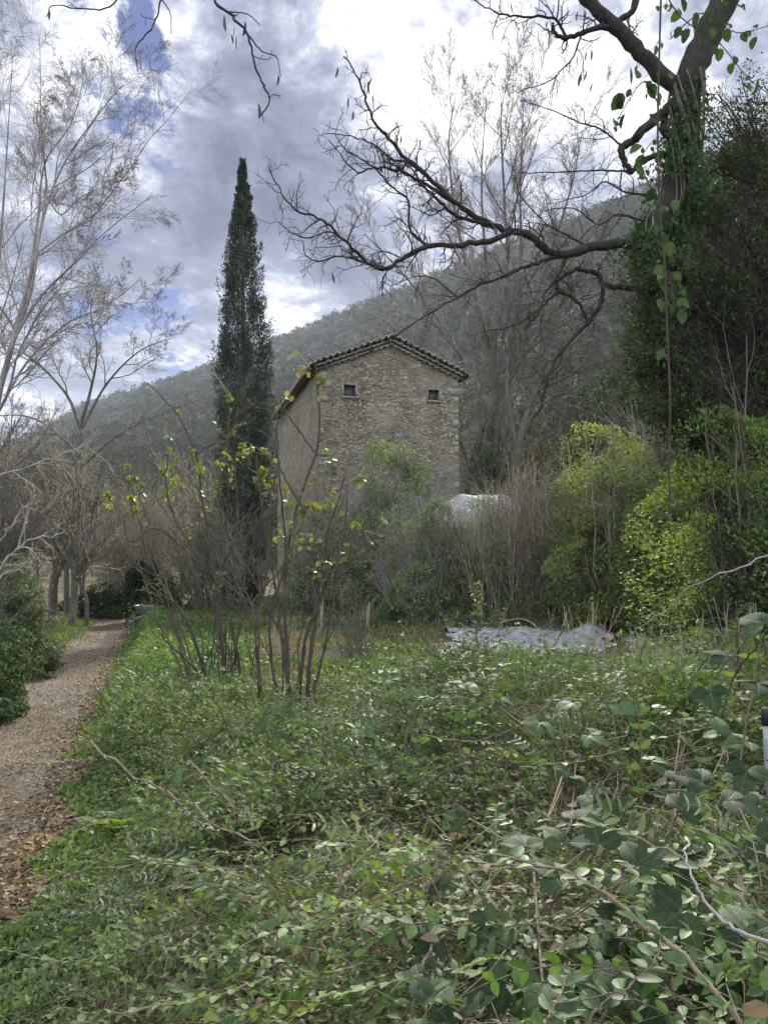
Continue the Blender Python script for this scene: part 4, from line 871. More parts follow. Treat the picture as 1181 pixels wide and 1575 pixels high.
# ------------------------------------------------------------------ budding saplings in the middle
def sapling(name, label, stems, Y, extra, clusters, leafmat_, lsz, seed, wl=.8, twl=.5, lit=None):
    rg = np.random.default_rng(seed); bx, by = stems[0][0][0][:2]; base = at(bx, by, Y); root = thing(name, label, 'sapling', tuple(base))
    g = Geo(); tw = Geo(); S = []; n = 24
    for pts, w0, w1 in stems:
        P = px_path(pts, Y, n); P[1:-1] += rg.normal(size=(n - 2, 3)) * .006; S.append(P); tube(g, P, np.linspace(w0 * .95, w1 * .95, n) * Y / F / 2, 6)
    (x0, x1, y0), (tx0, tx1, ty0, ty1), cnt = extra
    for k in range(cnt):
        a = rg.random(); xb = x0 + a * (x1 - x0); xt = tx0 + np.clip(a + rg.normal() * .28, -.1, 1.1) * (tx1 - tx0); yt = rg.uniform(ty0, ty1); dz = rg.uniform(-.5, .6)
        P = px_path([(xb, y0, dz * .3), (xb * .7 + xt * .3 + rg.normal() * 8, y0 * .6 + yt * .4, dz), (xb * .3 + xt * .7 + rg.normal() * 10, y0 * .25 + yt * .75, dz * 1.3), (xt, yt, dz * 1.6)], Y, n); P[1:-1] += rg.normal(size=(n - 2, 3)) * .008
        S.append(P); tube(g, P, np.linspace(rg.uniform(1.5, 2.9), .8, n) * Y / F / 2, 5)
    S = np.stack(S); Rs = np.tile(np.linspace(.008, .003, n), (len(S), 1))
    P1, Q1 = spawn(rg, S, Rs, 8, .4, 1, (20, 55), 0, 5, .2, (0, 0, .05), .6, .5, Labs=twl); tube(tw, P1, np.maximum(Q1, .0022), 4); P2, Q2 = spawn(rg, P1, Q1, 3, .15, 1, (20, 60), .5, 4, .22, (0, 0, .03), .75, .6); tube(tw, P2, np.maximum(Q2, .0018), 3)
    link('stems', g, MAT['twig_dark'], root, True); link('twigs', tw, MAT['twig_brown'], root, True)
    gl = Geo(); tips = np.concatenate([P1[:, 2:].reshape(-1, 3), P2[:, 1:].reshape(-1, 3)])
    for (px, py, rad, cnt_) in clusters:
        cnt_ = int(cnt_ * 1.8)
        c = at(px, py, Y + rg.uniform(-.3, .3)); o = rg.normal(size=(cnt_, 3)) * rad * Y / F * .55; P = c + o
        nn = np.argmin(((P[:, None] - tips[None]) ** 2).sum(-1), axis=1); dd_ = tips[nn] - P; P = np.where(np.linalg.norm(dd_, axis=1, keepdims=True) < .45, tips[nn] + rg.normal(size=P.shape) * .012, P)
        L = lsz * rg.uniform(.4, 1.3, cnt_); leaves(gl, P, unit(rg.normal(size=(cnt_, 3)) + [0, 0, -.6]), unit(rg.normal(size=(cnt_, 3)) * .7 + [0, -.5, .6]), L, L * wl, 'hi')
        e = P[:min(cnt_, 14)]; t = np.linspace(0, 1, 4)[None, :, None]; st = c - np.array([0, 0, rad * Y / F]); tube(tw if False else gl, st + (e[:, None] - st) * t, np.full((len(e), 4), .0018), 3)
    link('leaves', gl, MAT[leafmat_], root)
sapling('sapling', 'clump of dark upright saplings with large yellow green leaves in the middle of the weeds',
    [([(445, 1105), (440, 1000), (437, 900), (452, 800), (470, 740), (488, 690), (492, 640), (488, 575), (474, 548)], 8, 2),
     ([(466, 1140), (478, 1010), (490, 900), (505, 820), (530, 735)], 9, 2.2), ([(452, 1105), (432, 980), (420, 880), (400, 760), (395, 700)], 7, 2),
     ([(430, 1095), (414, 960), (438, 860), (430, 740), (425, 660)], 6, 2), ([(457, 1110), (470, 990), (500, 900), (528, 830), (535, 755)], 7, 2),
     ([(445, 1000), (400, 910), (365, 845), (340, 800)], 5, 2), ([(488, 700), (450, 650), (430, 610)], 3, 1.5), ([(470, 790), (440, 740), (425, 690), (428, 620)], 4, 1.6), ([(400, 1090), (395, 960), (410, 860)], 5, 2.2), ([(505, 900), (540, 870), (575, 800)], 3, 1.4)],
    7.6, ((405, 480, 1105), (340, 570, 700, 880), 14), [(478, 552, 16, 12), (490, 585, 10, 6), (395, 705, 22, 20), (440, 780, 20, 14), (470, 760, 24, 20), (512, 715, 16, 9), (540, 730, 12, 6), (500, 770, 24, 18), (450, 830, 26, 16), (505, 865, 16, 9), (490, 880, 12, 6), (535, 845, 12, 6), (560, 800, 16, 8), (425, 745, 16, 10), (460, 800, 22, 12), (395, 740, 20, 14), (430, 610, 6, 4), (430, 820, 14, 6)],
    'yellow', .06, 81, .8)
sapling('sapling', 'bushy clump of many thin grey stems with small yellow leaves left of the dark saplings',
    [([(345, 1045), (335, 930), (322, 830), (310, 760), (302, 700), (275, 640), (228, 590)], 7, 2), ([(322, 810), (338, 745), (352, 695), (350, 640)], 5, 2), ([(318, 1045), (290, 960), (250, 900), (225, 845), (215, 800)], 6, 2),
     ([(395, 935), (330, 885), (290, 850), (240, 812), (200, 835), (190, 790)], 4, 1.8), ([(370, 1040), (350, 900), (365, 800), (360, 700)], 6, 2), ([(330, 1080), (300, 1030), (255, 985), (245, 960), (215, 930)], 4, 2),
     ([(310, 860), (270, 800), (255, 740), (262, 690)], 4, 1.6), ([(300, 700), (330, 680), (365, 640), (400, 620)], 3, 1.5), ([(355, 1040), (380, 940), (450, 860), (500, 830)], 4, 1.8)],
    9.6, ((285, 400, 1050), (185, 440, 640, 860), 24), [(150, 755, 24, 60), (205, 775, 22, 60), (200, 735, 18, 20), (250, 740, 30, 80), (245, 720, 18, 30), (330, 722, 26, 70), (310, 760, 16, 24), (385, 700, 22, 50), (350, 660, 14, 16), (320, 780, 16, 20), (250, 650, 12, 14), (330, 565, 8, 8), (335, 600, 8, 8), (400, 735, 18, 30), (300, 700, 14, 16), (180, 720, 14, 16), (335, 890, 14, 16), (290, 820, 12, 12)],
    'yellow', .055, 82, .6)

# ------------------------------------------------------------------ undergrowth
def Th(x, y):
    """height of the weeds above the soil"""
    xr = np.interp(y, _PY, _PX)
    t = np.interp(y, [0, 2.2, 3.5, 6, 9, 14, 22], [.62, .60, .48, .32, .14, .03, .02]) * (1 + 1.0 * sm(x, -.4, .9) * sm(y, 3.2, 5) * (1 - sm(y, 8.5, 11)))
    t = t * (1.05 + .46 * wob(x * 1.3, y * 1.3, 1.0) + .28 * wob(y, x, 3.3) + .16 * wob(x, y, 7.1) - .35 * thin(x, y)) + .12 * sm(x, .3, 1.6) * sm(3.4 - y, 0, 1.5)
    return np.maximum(t, .02) * sm(x - xr, 0, .55 + 1.25 * sm(8 - y, 0, 4))
def U(x, y): return H(x, y) + Th(x, y)
PATCH = [(0.75, 4.0, .5), (-.35, 3.4, .35), (.05, 1.9, .25), (1.0, 2.9, .35), (.6, 2.2, .18), (.2, 6.8, .4)]   # places where the dead stems show through
def thin(x, y):
    v = np.zeros_like(x)
    for a, b, r in PATCH: v = np.maximum(v, np.exp(-((x - a) ** 2 + (y - b) ** 2) / (r * r)))
    return v
def sprigs(g, gs, rg, base, d0, Ls, npair, leafL, wl, rise, st_r, kind='hi', droop=.25):
    """arching shoots with opposite leaves, base (n,3)"""
    n = len(base); k = 9; t = np.linspace(0, 1, k)
    side = unit(np.cross(d0, [0, 0, 1.0])); bend = rg.normal(size=(n, 1)) * .25
    S = base[:, None] + d0[:, None] * (t[None] * Ls[:, None])[..., None] + side[:, None] * (t[None] ** 2 * Ls[:, None] * bend)[..., None]
    S[..., 2] += (rise[:, None] * t - (rise[:, None] + droop) * t ** 2 * .8) * Ls[:, None]
    tube(gs, S, np.tile(np.linspace(1, .4, k), (n, 1)) * np.broadcast_to(np.asarray(st_r, float), (n,))[:, None], 4)
    m = npair; tt = (np.arange(m) + .5) / m * .92 + .08; x = tt * (k - 1); i = np.minimum(x.astype(int), k - 2); u = (x - i)[None, :, None]
    P = S[:, i] * (1 - u) + S[:, i + 1] * u; T = unit(S[:, i + 1] - S[:, i])
    sd = unit(np.cross(T, [0, 0, 1.0])); up = np.cross(sd, T)
    roll = rg.normal(size=(n, 1, 1)) * .5
    sd2 = sd * np.cos(roll) + up * np.sin(roll); up2 = up * np.cos(roll) - sd * np.sin(roll)
    for s in (-1, 1):
        D = unit(sd2 * s * .95 + T * .55 + up2 * .12 + rg.normal(size=P.shape) * .16); Nn = up2 + rg.normal(size=P.shape) * .22
        keep = rg.random(P.shape[:2]) > .10
        L = (leafL[:, None] * rg.uniform(.7, 1.2, (n, m)) * (1.05 - .45 * tt[None] ** 2))
        leaves(g, P[keep], D[keep], Nn[keep], L[keep], L[keep] * wl, kind, .3, .18)
def offsheet(x, y):
    px = 590.5 + F * x / y; return ~((y > 12.9 + .5 * wob(x * 2, y, 1.0)) & (y < 18.2) & (px > 672 + 12 * wob(y, x, 3)) & (px < 945))
def undergrowth():
    rg = np.random.default_rng(200)
    g = Geo(); gs = Geo()
    # near: arching privet and honeysuckle shoots
    n = 9000; y = .75 + 3.4 * rg.random(n) ** 1.25; x = rg.uniform(-1, 1.4, n) * (.58 * y + .45)
    xr = np.interp(y, _PY, _PX); k = (x > xr + .05) & (rg.random(n) > .7 * thin(x, y)); x, y = x[k], y[k]; n = len(x)
    dep = rg.random(n) ** 1.6 * .42; z = U(x, y) - dep - .05
    a = rg.normal(size=n) * 1.0 + pi * .95; el = rg.normal(size=n) * .22 + .12
    d = np.stack([np.cos(a) * np.cos(el), np.sin(a) * np.cos(el), np.sin(el)], 1)
    # three kinds of plant growing in drifts
    cn = clump_noise(np.stack([x, y, 0 * x], 1), 3.1, 41.0) + rg.normal(size=n) * .8; kb = (cn > 2.0); kc = cn < -1.7; gB = Geo(); gC = Geo()
    Bs = np.stack([x, y, z], 1); sprigs(gB, gs, rg, Bs[kb] + [0, 0, .02], d[kb], rg.uniform(.12, .28, kb.sum()), 4, .020 + .020 * rg.random(kb.sum()), .78, rg.uniform(.3, .8, kb.sum()), .0016)
    sprigs(gC, gs, rg, Bs[kc] + [0, 0, .03], unit(d[kc] + [0, 0, .8]), rg.uniform(.12, .3, kc.sum()), 7, .03 + .03 * rg.random(kc.sum()), .26, rg.uniform(.2, .6, kc.sum()), .0013)
    tag(link('broad_leaved_weeds', gB, MAT['broad']), 'patches of broader fresh green leaves in the foreground mat', 'weeds', kind='stuff')
    tag(link('narrow_leaved_weeds', gC, MAT['sage']), 'patches of narrow grey green leaves in the foreground mat', 'weeds', kind='stuff')
    ka = ~(kb | kc); x, y, z, d = x[ka], y[ka], z[ka], d[ka]; n = len(x)
    sprigs(g, gs, rg, np.stack([x, y, z], 1), d, rg.uniform(.18, .42, n), 8, .018 + .022 * rg.random(n) ** 1.3, .56, rg.uniform(.1, .6, n), .0013)
    # mid distance
    g2 = Geo(); n = 20000; y = 3.6 + 6.5 * rg.random(n) ** 1.1; x = rg.uniform(-1, 1.3, n) * (.54 * y + .6)
    xr = np.interp(y, _PY, _PX); k = (x > xr + .05) & (rg.random(n) > .7 * thin(x, y)); x, y = x[k], y[k]; n = len(x)
    z = U(x, y) - rg.random(n) * .22 - .02; a = rg.uniform(0, 2 * pi, n); el = rg.normal(size=n) * .3 + .35
    d = np.stack([np.cos(a) * np.cos(el), np.sin(a) * np.cos(el), np.sin(el)], 1)
    sprigs(g2, gs, rg, np.stack([x, y, z], 1), d, rg.uniform(.16, .40, n), 5, .026 + .038 * rg.random(n) ** 1.5, .6, rg.uniform(.1, .6, n), .0018, 'lo')
    # taller upright stems breaking out of the mat
    g3 = Geo(); n = 1500; y = 1.6 + 8 * rg.random(n) ** 1.1; x = rg.uniform(-1, 1, n) * (.55 * y + .5); xr = np.interp(y, _PY, _PX)
    k = (x > xr + .5) & (clump_noise(np.stack([x, y, 0 * x], 1), 1.9, 21.0) > .2 - .5 * sm(x, 0, 1.5)); x, y = x[k], y[k]; n = len(x)
    a = rg.uniform(0, 2 * pi, n); el = rg.uniform(.6, 1.4, n); d = np.stack([np.cos(a) * np.cos(el), np.sin(a) * np.cos(el), np.sin(el)], 1)
    sprigs(g3, gs, rg, np.stack([x, y, U(x, y) - .12], 1), d, rg.uniform(.15, .36, n) * (1 + .3 * sm(x, 0, 1.5)), 6, .02 + .04 * rg.random(n) ** 2, .5, rg.uniform(0, .2, n), .0015, 'hi')
    tag(link('tall_weeds', g3, MAT['herb']), 'upright leafy weeds standing out of the low green mat', 'weeds', kind='stuff')
    # blades of grass growing through, and brown leaves caught in the weeds
    g4 = Geo(); n = 14000; y = 1.2 + 9 * rg.random(n); x = rg.uniform(-1, 1, n) * (.55 * y + .5); k = (x > np.interp(y, _PY, _PX) + .1) & (clump_noise(np.stack([x, y, 0 * x], 1), 1.4, 31.0) > .9); x, y = x[k], y[k]; n = len(x)
    L = rg.uniform(.12, .32, n); leaves(g4, np.stack([x, y, U(x, y) - .14], 1), unit(rg.normal(size=(n, 3)) * .45 + [0, 0, 1]), rdir(rg, n), L, .006 + .0006 * y, 'quad', .3, .5)
    tag(link('grass', g4, MAT['grass']), 'long grass blades growing through the weeds', 'grass', kind='stuff')
    g4 = Geo(); n = 3000; y = .9 + 9 * rg.random(n) ** 1.3; x = rg.uniform(-1, 1, n) * (.55 * y + .5); k = (x > np.interp(y, _PY, _PX) + .1); x, y = x[k], y[k]; n = len(x)
    L = rg.uniform(.015, .04, n); leaves(g4, np.stack([x, y, U(x, y) - .10 * rg.random(n) + .02], 1), rdir(rg, n), rdir(rg, n, 1), L, L * .6, 'hi', .8, .5)
    tag(link('caught_leaves', g4, MAT['dead']), 'shrivelled brown leaves caught in the weeds', 'dead leaves', kind='stuff')
    tag(link('shoots', gs, MAT['stem_red'], smooth=True), 'thin reddish brown stems running through the weeds', 'stems', kind='stuff')
    tag(link('undergrowth', g, MAT['privet']), 'mat of small oval leaved green weeds in the foreground', 'undergrowth', kind='stuff')
    tag(link('weeds', g2, MAT['herb']), 'bright green low weeds on the terrace', 'weeds', kind='stuff')
    # dead stems
    g = Geo(); n = 24000; y = .7 + 9 * rg.random(n) ** 1.5; x = rg.uniform(-1, 1, n) * (.56 * y + .45); xr = np.interp(y, _PY, _PX); k = x > xr + .1; x, y = x[k], y[k]
    n = len(x); z = H(x, y) + Th(x, y) * rg.random(n) * (.92 + .3 * thin(x, y)); a = rg.uniform(0, 2 * pi, n); el = rg.normal(size=n) * .4
    d = np.stack([np.cos(a) * np.cos(el), np.sin(a) * np.cos(el), np.sin(el)], 1); L = rg.uniform(.1, .45, n); t = np.linspace(0, 1, 5)
    S = np.stack([x, y, z], 1)[:, None] + d[:, None] * (t[None] * L[:, None])[..., None]; S[:, 1:] += rg.normal(size=S[:, 1:].shape) * .012; S[..., 2] -= (t ** 2)[None] * L[:, None] * .25
    tube(g, S, np.tile(np.linspace(1, .6, 5), (n, 1)) * rg.uniform(.0007, .0018, n)[:, None] * (1 + y / 8)[:, None], 3)
    tag(link('dead_stems', g, MAT['twig_dry'], smooth=True), 'tangle of dead brown stems under the weeds', 'dead stems', kind='stuff')
    # leaf litter under the weeds and along the path
    g = Geo(); n = 26000; y = .7 + 30 * rg.random(n) ** 2.2; x = rg.uniform(-1, 1, n) * (.6 * y + .8); z = H(x, y) + .015 + rg.random(n) * .02
    L = rg.uniform(.025, .06, n); leaves(g, np.stack([x, y, z], 1), np.stack([rg.normal(size=n), rg.normal(size=n), rg.normal(size=n) * .2], 1), unit(rg.normal(size=(n, 3)) * .35 + [0, 0, 1]), L, L * .6, 'lo', .5)
    n = 90000; y = 4 + 28 * rg.random(n) ** 1.6; xr = np.interp(y, _PY, _PX); x = xr + .2 - 2.7 * rg.random(n); z = H(x, y) + .035 + .02 * rg.random(n)
    L = .014 + .03 * rg.random(n) ** 2.2; leaves(g, np.stack([x, y, z], 1), np.stack([rg.normal(size=n), rg.normal(size=n), rg.normal(size=n) * .2], 1), unit(rg.normal(size=(n, 3)) * .4 + [0, 0, 1]), L, L * .6, 'lo', .5)
    n = 16000; y = 4 + 27 * rg.random(n) ** 1.5; xr = np.interp(y, _PY, _PX); sd_ = rg.random(n) < .6; x = np.where(sd_, xr - .02 - np.abs(rg.normal(size=n)) * .22, xr - 2.3 + .02 * y + np.abs(rg.normal(size=n)) * .25); z = H(x, y) + .03 + .03 * rg.random(n)
    L = rg.uniform(.03, .07, n); leaves(g, np.stack([x, y, z], 1), rdir(rg, n) * [1, 1, .3], unit(rg.normal(size=(n, 3)) * .5 + [0, 0, 1]), L, L * .62, 'lo', .6)
    tag(link('leaf_litter', g, MAT['dead']), 'fallen brown leaves lying on path and soil', 'leaf litter', kind='stuff')
    # grass and herbs of the terrace and bank
    g = Geo()
    n = 90000; y = 6.5 + 23 * rg.random(n) ** 1.3; xr = np.interp(y, _PY, _PX); x = rg.uniform(-1, 1, n) * (.56 * y + .6); k = (x > xr + .05) & (x < 9)
    x, y = x[k], y[k]; k = (clump_noise(np.stack([x, y, 0 * x], 1), 1.1, 2.0) > -.5) | (x - np.interp(y, _PY, _PX) < 2.2); k &= offsheet(x, y); x, y = x[k], y[k]; n = len(x)
    z = H(x, y) - .01; L = rg.uniform(.07, .17, n) * np.interp(y, [6, 12, 30], [.8, .8, 1.3]) * (1 + .25 * wob(x, y, 2)); D = unit(rg.normal(size=(n, 3)) * .5 + [0, 0, 1.0])
    leaves(g, np.stack([x, y, z], 1), D, rdir(rg, n), L, .012 + .0012 * y, 'quad', .3, .35)
    # grassy skirt of the bank hanging over the path
    n = 7000; y = 8 + 21 * rg.random(n) ** 1.4; x = np.interp(y, _PY, _PX) + rg.normal(size=n) * .22 + .28; z = H(x, y) + .01 + .12 * rg.random(n) * sm(x - np.interp(y, _PY, _PX), -.1, .5)
    L = rg.uniform(.08, .20, n); D = unit(rg.normal(size=(n, 3)) * .5 + [-.5, -.2, .7]); leaves(g, np.stack([x, y, z], 1), D, rdir(rg, n), L, .012 + .001 * y, 'quad', .3, .5)
    n = 8000; y = 5 + 24 * rg.random(n) ** 1.4; x = np.interp(y, _PY, _PX) - 2.3 + .02 * y + rg.normal(size=n) * .25 - .25; z = H(x, y)
    L = rg.uniform(.08, .22, n); leaves(g, np.stack([x, y, z], 1), unit(rg.normal(size=(n, 3)) * .5 + [.2, -.1, .8]), rdir(rg, n), L, .012 + .001 * y, 'quad', .3, .5)
    tag(link('grass', g, MAT['grass']), 'rough green grass on the terrace and path bank', 'grass', kind='stuff')
    # dry grass in front of the sheet and under the dry shrubs
    g = Geo(); n = 34000; y = 9 + 16 * rg.random(n) ** 1.2; x = rg.uniform(-.2, .52, n) * y + .5; k = (clump_noise(np.stack([x, y, 0 * x], 1), .9, 7.0) > -.1) & (offsheet(x, y) | (rg.random(n) < .12)); x, y = x[k], y[k]; n = len(x)
    L = rg.uniform(.08, .2, n); leaves(g, np.stack([x, y, H(x, y) - .01], 1), unit(rg.normal(size=(n, 3)) * .5 + [0, 0, .9]), rdir(rg, n), L, .008 + .0008 * y, 'quad', .2, .5)
    tag(link('dry_grass', g, MAT['straw']), 'straw coloured dead grass round the plastic sheet', 'dry grass', kind='stuff')
    # low leafy herbs over the terrace
    g = Geo(); n = 60000; y = 8 + 17 * rg.random(n) ** 1.2; xr = np.interp(y, _PY, _PX); x = rg.uniform(-1, 1, n) * (.56 * y + .6); k = (x > xr + .1) & (x < 9) & (clump_noise(np.stack([x, y, 0 * x], 1), 1.3, 12.0) > -.2) & offsheet(x, y); x, y = x[k], y[k]; n = len(x)
    L = rg.uniform(.035, .075, n) * (1 + y / 40); leaves(g, np.stack([x, y, H(x, y) + .02 + rg.random(n) * (Th(x, y) + .04)], 1), rdir(rg, n, .3), rdir(rg, n, 2.0), L, L * .7, 'lo')
    n = 46000; y = 3.2 + 24 * rg.random(n) ** 1.7; e = rg.random(n) ** 1.3; x = np.interp(y, _PY, _PX) - .12 + .9 * e + .26 * wob(y, y * 0, 2.6) * (1 - e); bump_ = .5 + .5 * wob(x, y, 4.5)
    L = rg.uniform(.025, .06, n) * (1 + y / 40); leaves(g, np.stack([x, y, H(x, y) + .01 + rg.random(n) * (.06 + .12 * bump_ * np.clip(e * 3, 0, 1))], 1), rdir(rg, n, .2), unit(rg.normal(size=(n, 3)) * .6 + [-.5, -.2, 1]), L, L * .62, 'lo')
    tag(link('ground_cover', g, MAT['herb']), 'small leaved ground cover spreading over the terrace', 'ground cover', kind='stuff')
undergrowth()

# prominent single shoots and brambles, each a plant of its own
def shoot(label, pts, leafL, npair, seed, r=.003, mat='privet', wl=.6, name='arching_shoot', stem='stem_red', cat='shoot'):
    """pts: (px, py, distance)"""
    rg = np.random.default_rng(seed); P = resample([at(a, b, c) for a, b, c in pts], 24); Lk = np.linalg.norm(P[-1] - P[0]); P[1:-1] += rg.normal(size=(22, 3)) * .005 * Lk; root = thing(name, label, cat, tuple(P[0]))
    g = Geo(); tube(g, P, np.linspace(r, r * .4, 24), 7, cap=True)
    for q in range(2, 22, 3):                                     # leaf nodes
        tube(g, P[q] + (P[q + 1] - P[q]) * np.array([0, .12, .25])[:, None], np.array([r, r * 1.35, r]) * (1 - .6 * q / 24), 7)
    link('stem', g, MAT[stem], root, True)
    if r > .0045:
        T1, Q1 = spawn(rg, P[None], np.linspace(r, r * .4, 24)[None], 9, .1, 1, (30, 70), 0, 5, .2, (0, 0, .03), .5, .4, Labs=.13); g = Geo(); tube(g, T1, np.maximum(Q1, .0009), 4); link('side_twigs', g, MAT[stem], root, True)
    if not npair: return root
    t = (np.arange(npair) + .6) / npair * 23; i = np.minimum(t.astype(int), 22); u = (t - i)[:, None]; Q = P[i] * (1 - u) + P[i + 1] * u; T = unit(P[i + 1] - P[i])
    sd = unit(np.cross(T, [0, .25, 1.0])); up = np.cross(sd, T); g = Geo()
    for s in (-1, 1):
        L = leafL * rg.uniform(.7, 1.15, npair) * np.interp(t, [0, 4, 20, 23], [.8, 1, .9, .45]); k = rg.random(npair) > .08
        D = unit(sd * s + T * .5 + up * .15 + rg.normal(size=Q.shape) * .2); Nn = up + rg.normal(size=Q.shape) * .25
        leaves(g, Q[k] + D[k] * .003, D[k], Nn[k], L[k], L[k] * wl, 'hi', .3, .15)
    link('leaves', g, MAT[mat], root); return root
SH = [('thick brown shoot with round leaves sweeping up from the bottom right corner', [(1140, 1575, 1.0), (1060, 1480, 1.08), (960, 1400, 1.15), (880, 1345, 1.22), (800, 1322, 1.3), (700, 1310, 1.4)], .036, 13, .0042),
      ('brown shoot with round leaves just above the thick one at right', [(1185, 1420, 1.15), (1110, 1360, 1.2), (1040, 1315, 1.28), (960, 1280, 1.35), (900, 1270, 1.42), (830, 1262, 1.5)], .034, 12, .003),
      ('pale shoot with feathery paired leaves low at centre right', [(900, 1575, 1.05), (930, 1540, 1.08), (975, 1510, 1.12), (1010, 1470, 1.2), (1015, 1440, 1.25)], .034, 9, .0022),
      ('shoot with feathery paired leaves at the bottom, right of centre', [(835, 1590, 1.0), (845, 1560, 1.02), (862, 1530, 1.05), (870, 1500, 1.1)], .036, 7, .002),
      ('long shoot arching left across the centre foreground', [(760, 1395, 1.5), (700, 1400, 1.5), (640, 1405, 1.5), (590, 1395, 1.55), (540, 1400, 1.6)], .03, 13, .0022),
      ('low shoot reaching left along the bottom of the picture', [(420, 1500, 1.45), (340, 1530, 1.4), (260, 1545, 1.4), (170, 1560, 1.4), (90, 1550, 1.45)], .026, 14, .0022),
      ('shoot of pale round leaves reaching left at lower left', [(420, 1365, 2.0), (340, 1340, 2.0), (260, 1330, 2.05), (180, 1335, 2.1), (90, 1345, 2.2), (20, 1360, 2.3)], .038, 17, .003),
      ('upper shoot of pale round leaves crossing towards the footpath', [(400, 1335, 2.3), (300, 1330, 2.3), (200, 1322, 2.4), (110, 1325, 2.5), (60, 1335, 2.6)], .036, 14, .003),
      ('shoot crossing the footpath edge at the left border', [(150, 1168, 3.6), (100, 1172, 3.6), (50, 1174, 3.6), (-10, 1166, 3.6)], .045, 10, .003),
      ('long bare pale stem slanting down across the left foreground', [(140, 1140, 4.2), (220, 1200, 3.8), (320, 1262, 3.4), (420, 1310, 3.0), (500, 1345, 2.7)], .03, 6, .0065),
      ('second slanting pale stem between the long one and the saplings', [(290, 1170, 4.0), (330, 1210, 3.7), (370, 1250, 3.5), (385, 1262, 3.3)], .03, 3, .005),
      ('slim shoot with small leaves in the centre of the foreground', [(880, 1430, 1.4), (800, 1420, 1.42), (720, 1425, 1.45), (660, 1410, 1.5), (600, 1412, 1.55)], .03, 13, .0022),
      ('shoot with large pale leaves in the middle of the weeds', [(830, 1300, 1.7), (770, 1330, 1.68), (690, 1315, 1.7), (620, 1300, 1.75)], .036, 11, .0026),
      ('leafy shoot at lower centre pointing left', [(560, 1480, 1.4), (500, 1500, 1.42), (440, 1510, 1.45), (380, 1520, 1.5)], .028, 11, .002),
      ('shoot of larger leaves near the bottom centre edge', [(650, 1500, 1.2), (590, 1515, 1.22), (530, 1528, 1.25), (470, 1535, 1.3)], .034, 10, .0024),
      ('thin shoot above the bottom left corner', [(260, 1440, 1.8), (180, 1465, 1.75), (90, 1480, 1.75), (0, 1460, 1.8)], .028, 15, .002)]
for i, (lab, pts, l, npair, r) in enumerate(SH): shoot(lab, pts, l, npair, 300 + i, r)
shoot('pale dead twig forking at the right edge in front of the dark leaves', [(1190, 1455, .95), (1130, 1430, 1.0), (1090, 1395, 1.05), (1065, 1350, 1.1), (1052, 1310, 1.15)], 0, 0, 330, .003, name='dead_twig', stem='bark_pale', cat='twig')
ARC = [('long pale bramble cane arching down from the right edge over the weeds', [(1190, 850, 5), (1130, 875, 5.1), (1060, 905, 5.3), (1020, 940, 5.5), (965, 980, 5.8), (930, 1020, 6)], .006, 0, 'bark_pale'),
       ('dark upright cane near the right edge with frayed top', [(1138, 1095, 4.2), (1136, 1040, 4.2), (1134, 980, 4.2), (1131, 925, 4.2)], .008, 0, 'twig_dark'),
       ('dark crooked cane leaning beside the plastic sheet', [(1008, 1080, 4.5), (990, 1030, 4.5), (985, 1010, 4.5), (1000, 975, 4.5), (1020, 952, 4.5)], .005, 2, 'twig_dark'),
       ('slanting dark cane with a few leaves at right', [(1045, 1100, 4), (1060, 1055, 4), (1085, 1015, 4), (1100, 990, 4)], .005, 3, 'twig_dark'),
       ('dark stem with broad green leaves rising at the right edge', [(1110, 1105, 2.6), (1125, 1050, 2.6), (1150, 1010, 2.5), (1185, 970, 2.4)], .004, 4, 'twig_dark'),
       ('thin reddish cane standing in the middle of the weeds', [(645, 1190, 4), (642, 1130, 4), (636, 1080, 4), (632, 1040, 4)], .003, 6, 'stem_red'),
       ('thin cane with leaves standing right of centre', [(735, 1230, 3.6), (725, 1160, 3.6), (718, 1110, 3.6), (722, 1075, 3.6)], .003, 5, 'twig_dark'),
       ('tall thin stalk with leaves left of the brown dead leaves', [(985, 1240, 3), (985, 1170, 3), (984, 1110, 3), (980, 1060, 3)], .003, 6, 'stem_red'),
       ('bare cane curving up in front of the plastic sheet', [(855, 1015, 7), (838, 985, 7), (825, 965, 7), (800, 952, 7), (765, 958, 7)], .006, 2, 'twig_tan'),
       ('yellow leaved bramble spray above the plastic sheet', [(845, 1005, 7), (862, 975, 7), (880, 950, 7), (905, 925, 7), (925, 910, 7)], .005, 7, 'twig_dark'),
       ('grey cane lying across the weeds below the sheet', [(650, 1130, 3.2), (720, 1140, 3.1), (800, 1115, 3.0), (870, 1060, 3.2), (900, 1045, 3.3)], .0035, 7, 'stem_red'),
       ('long trailing cane across the right foreground', [(800, 1180, 2.6), (860, 1175, 2.5), (930, 1160, 2.4), (1000, 1140, 2.4), (1080, 1120, 2.5)], .0035, 6, 'stem_red'),
       ('thin upright cane left of the path bend saplings', [(375, 1180, 6), (350, 1120, 6), (335, 1080, 6), (322, 1040, 6)], .006, 3, 'twig_dark')]
for i, (lab, pts, r, npair, st) in enumerate(ARC): shoot(lab, pts, .06 if pts[0][2] > 3.5 else .045, npair, 350 + i, r, 'yellow' if 'yellow' in lab else 'herb', name='bramble_cane', stem=st, cat='cane')

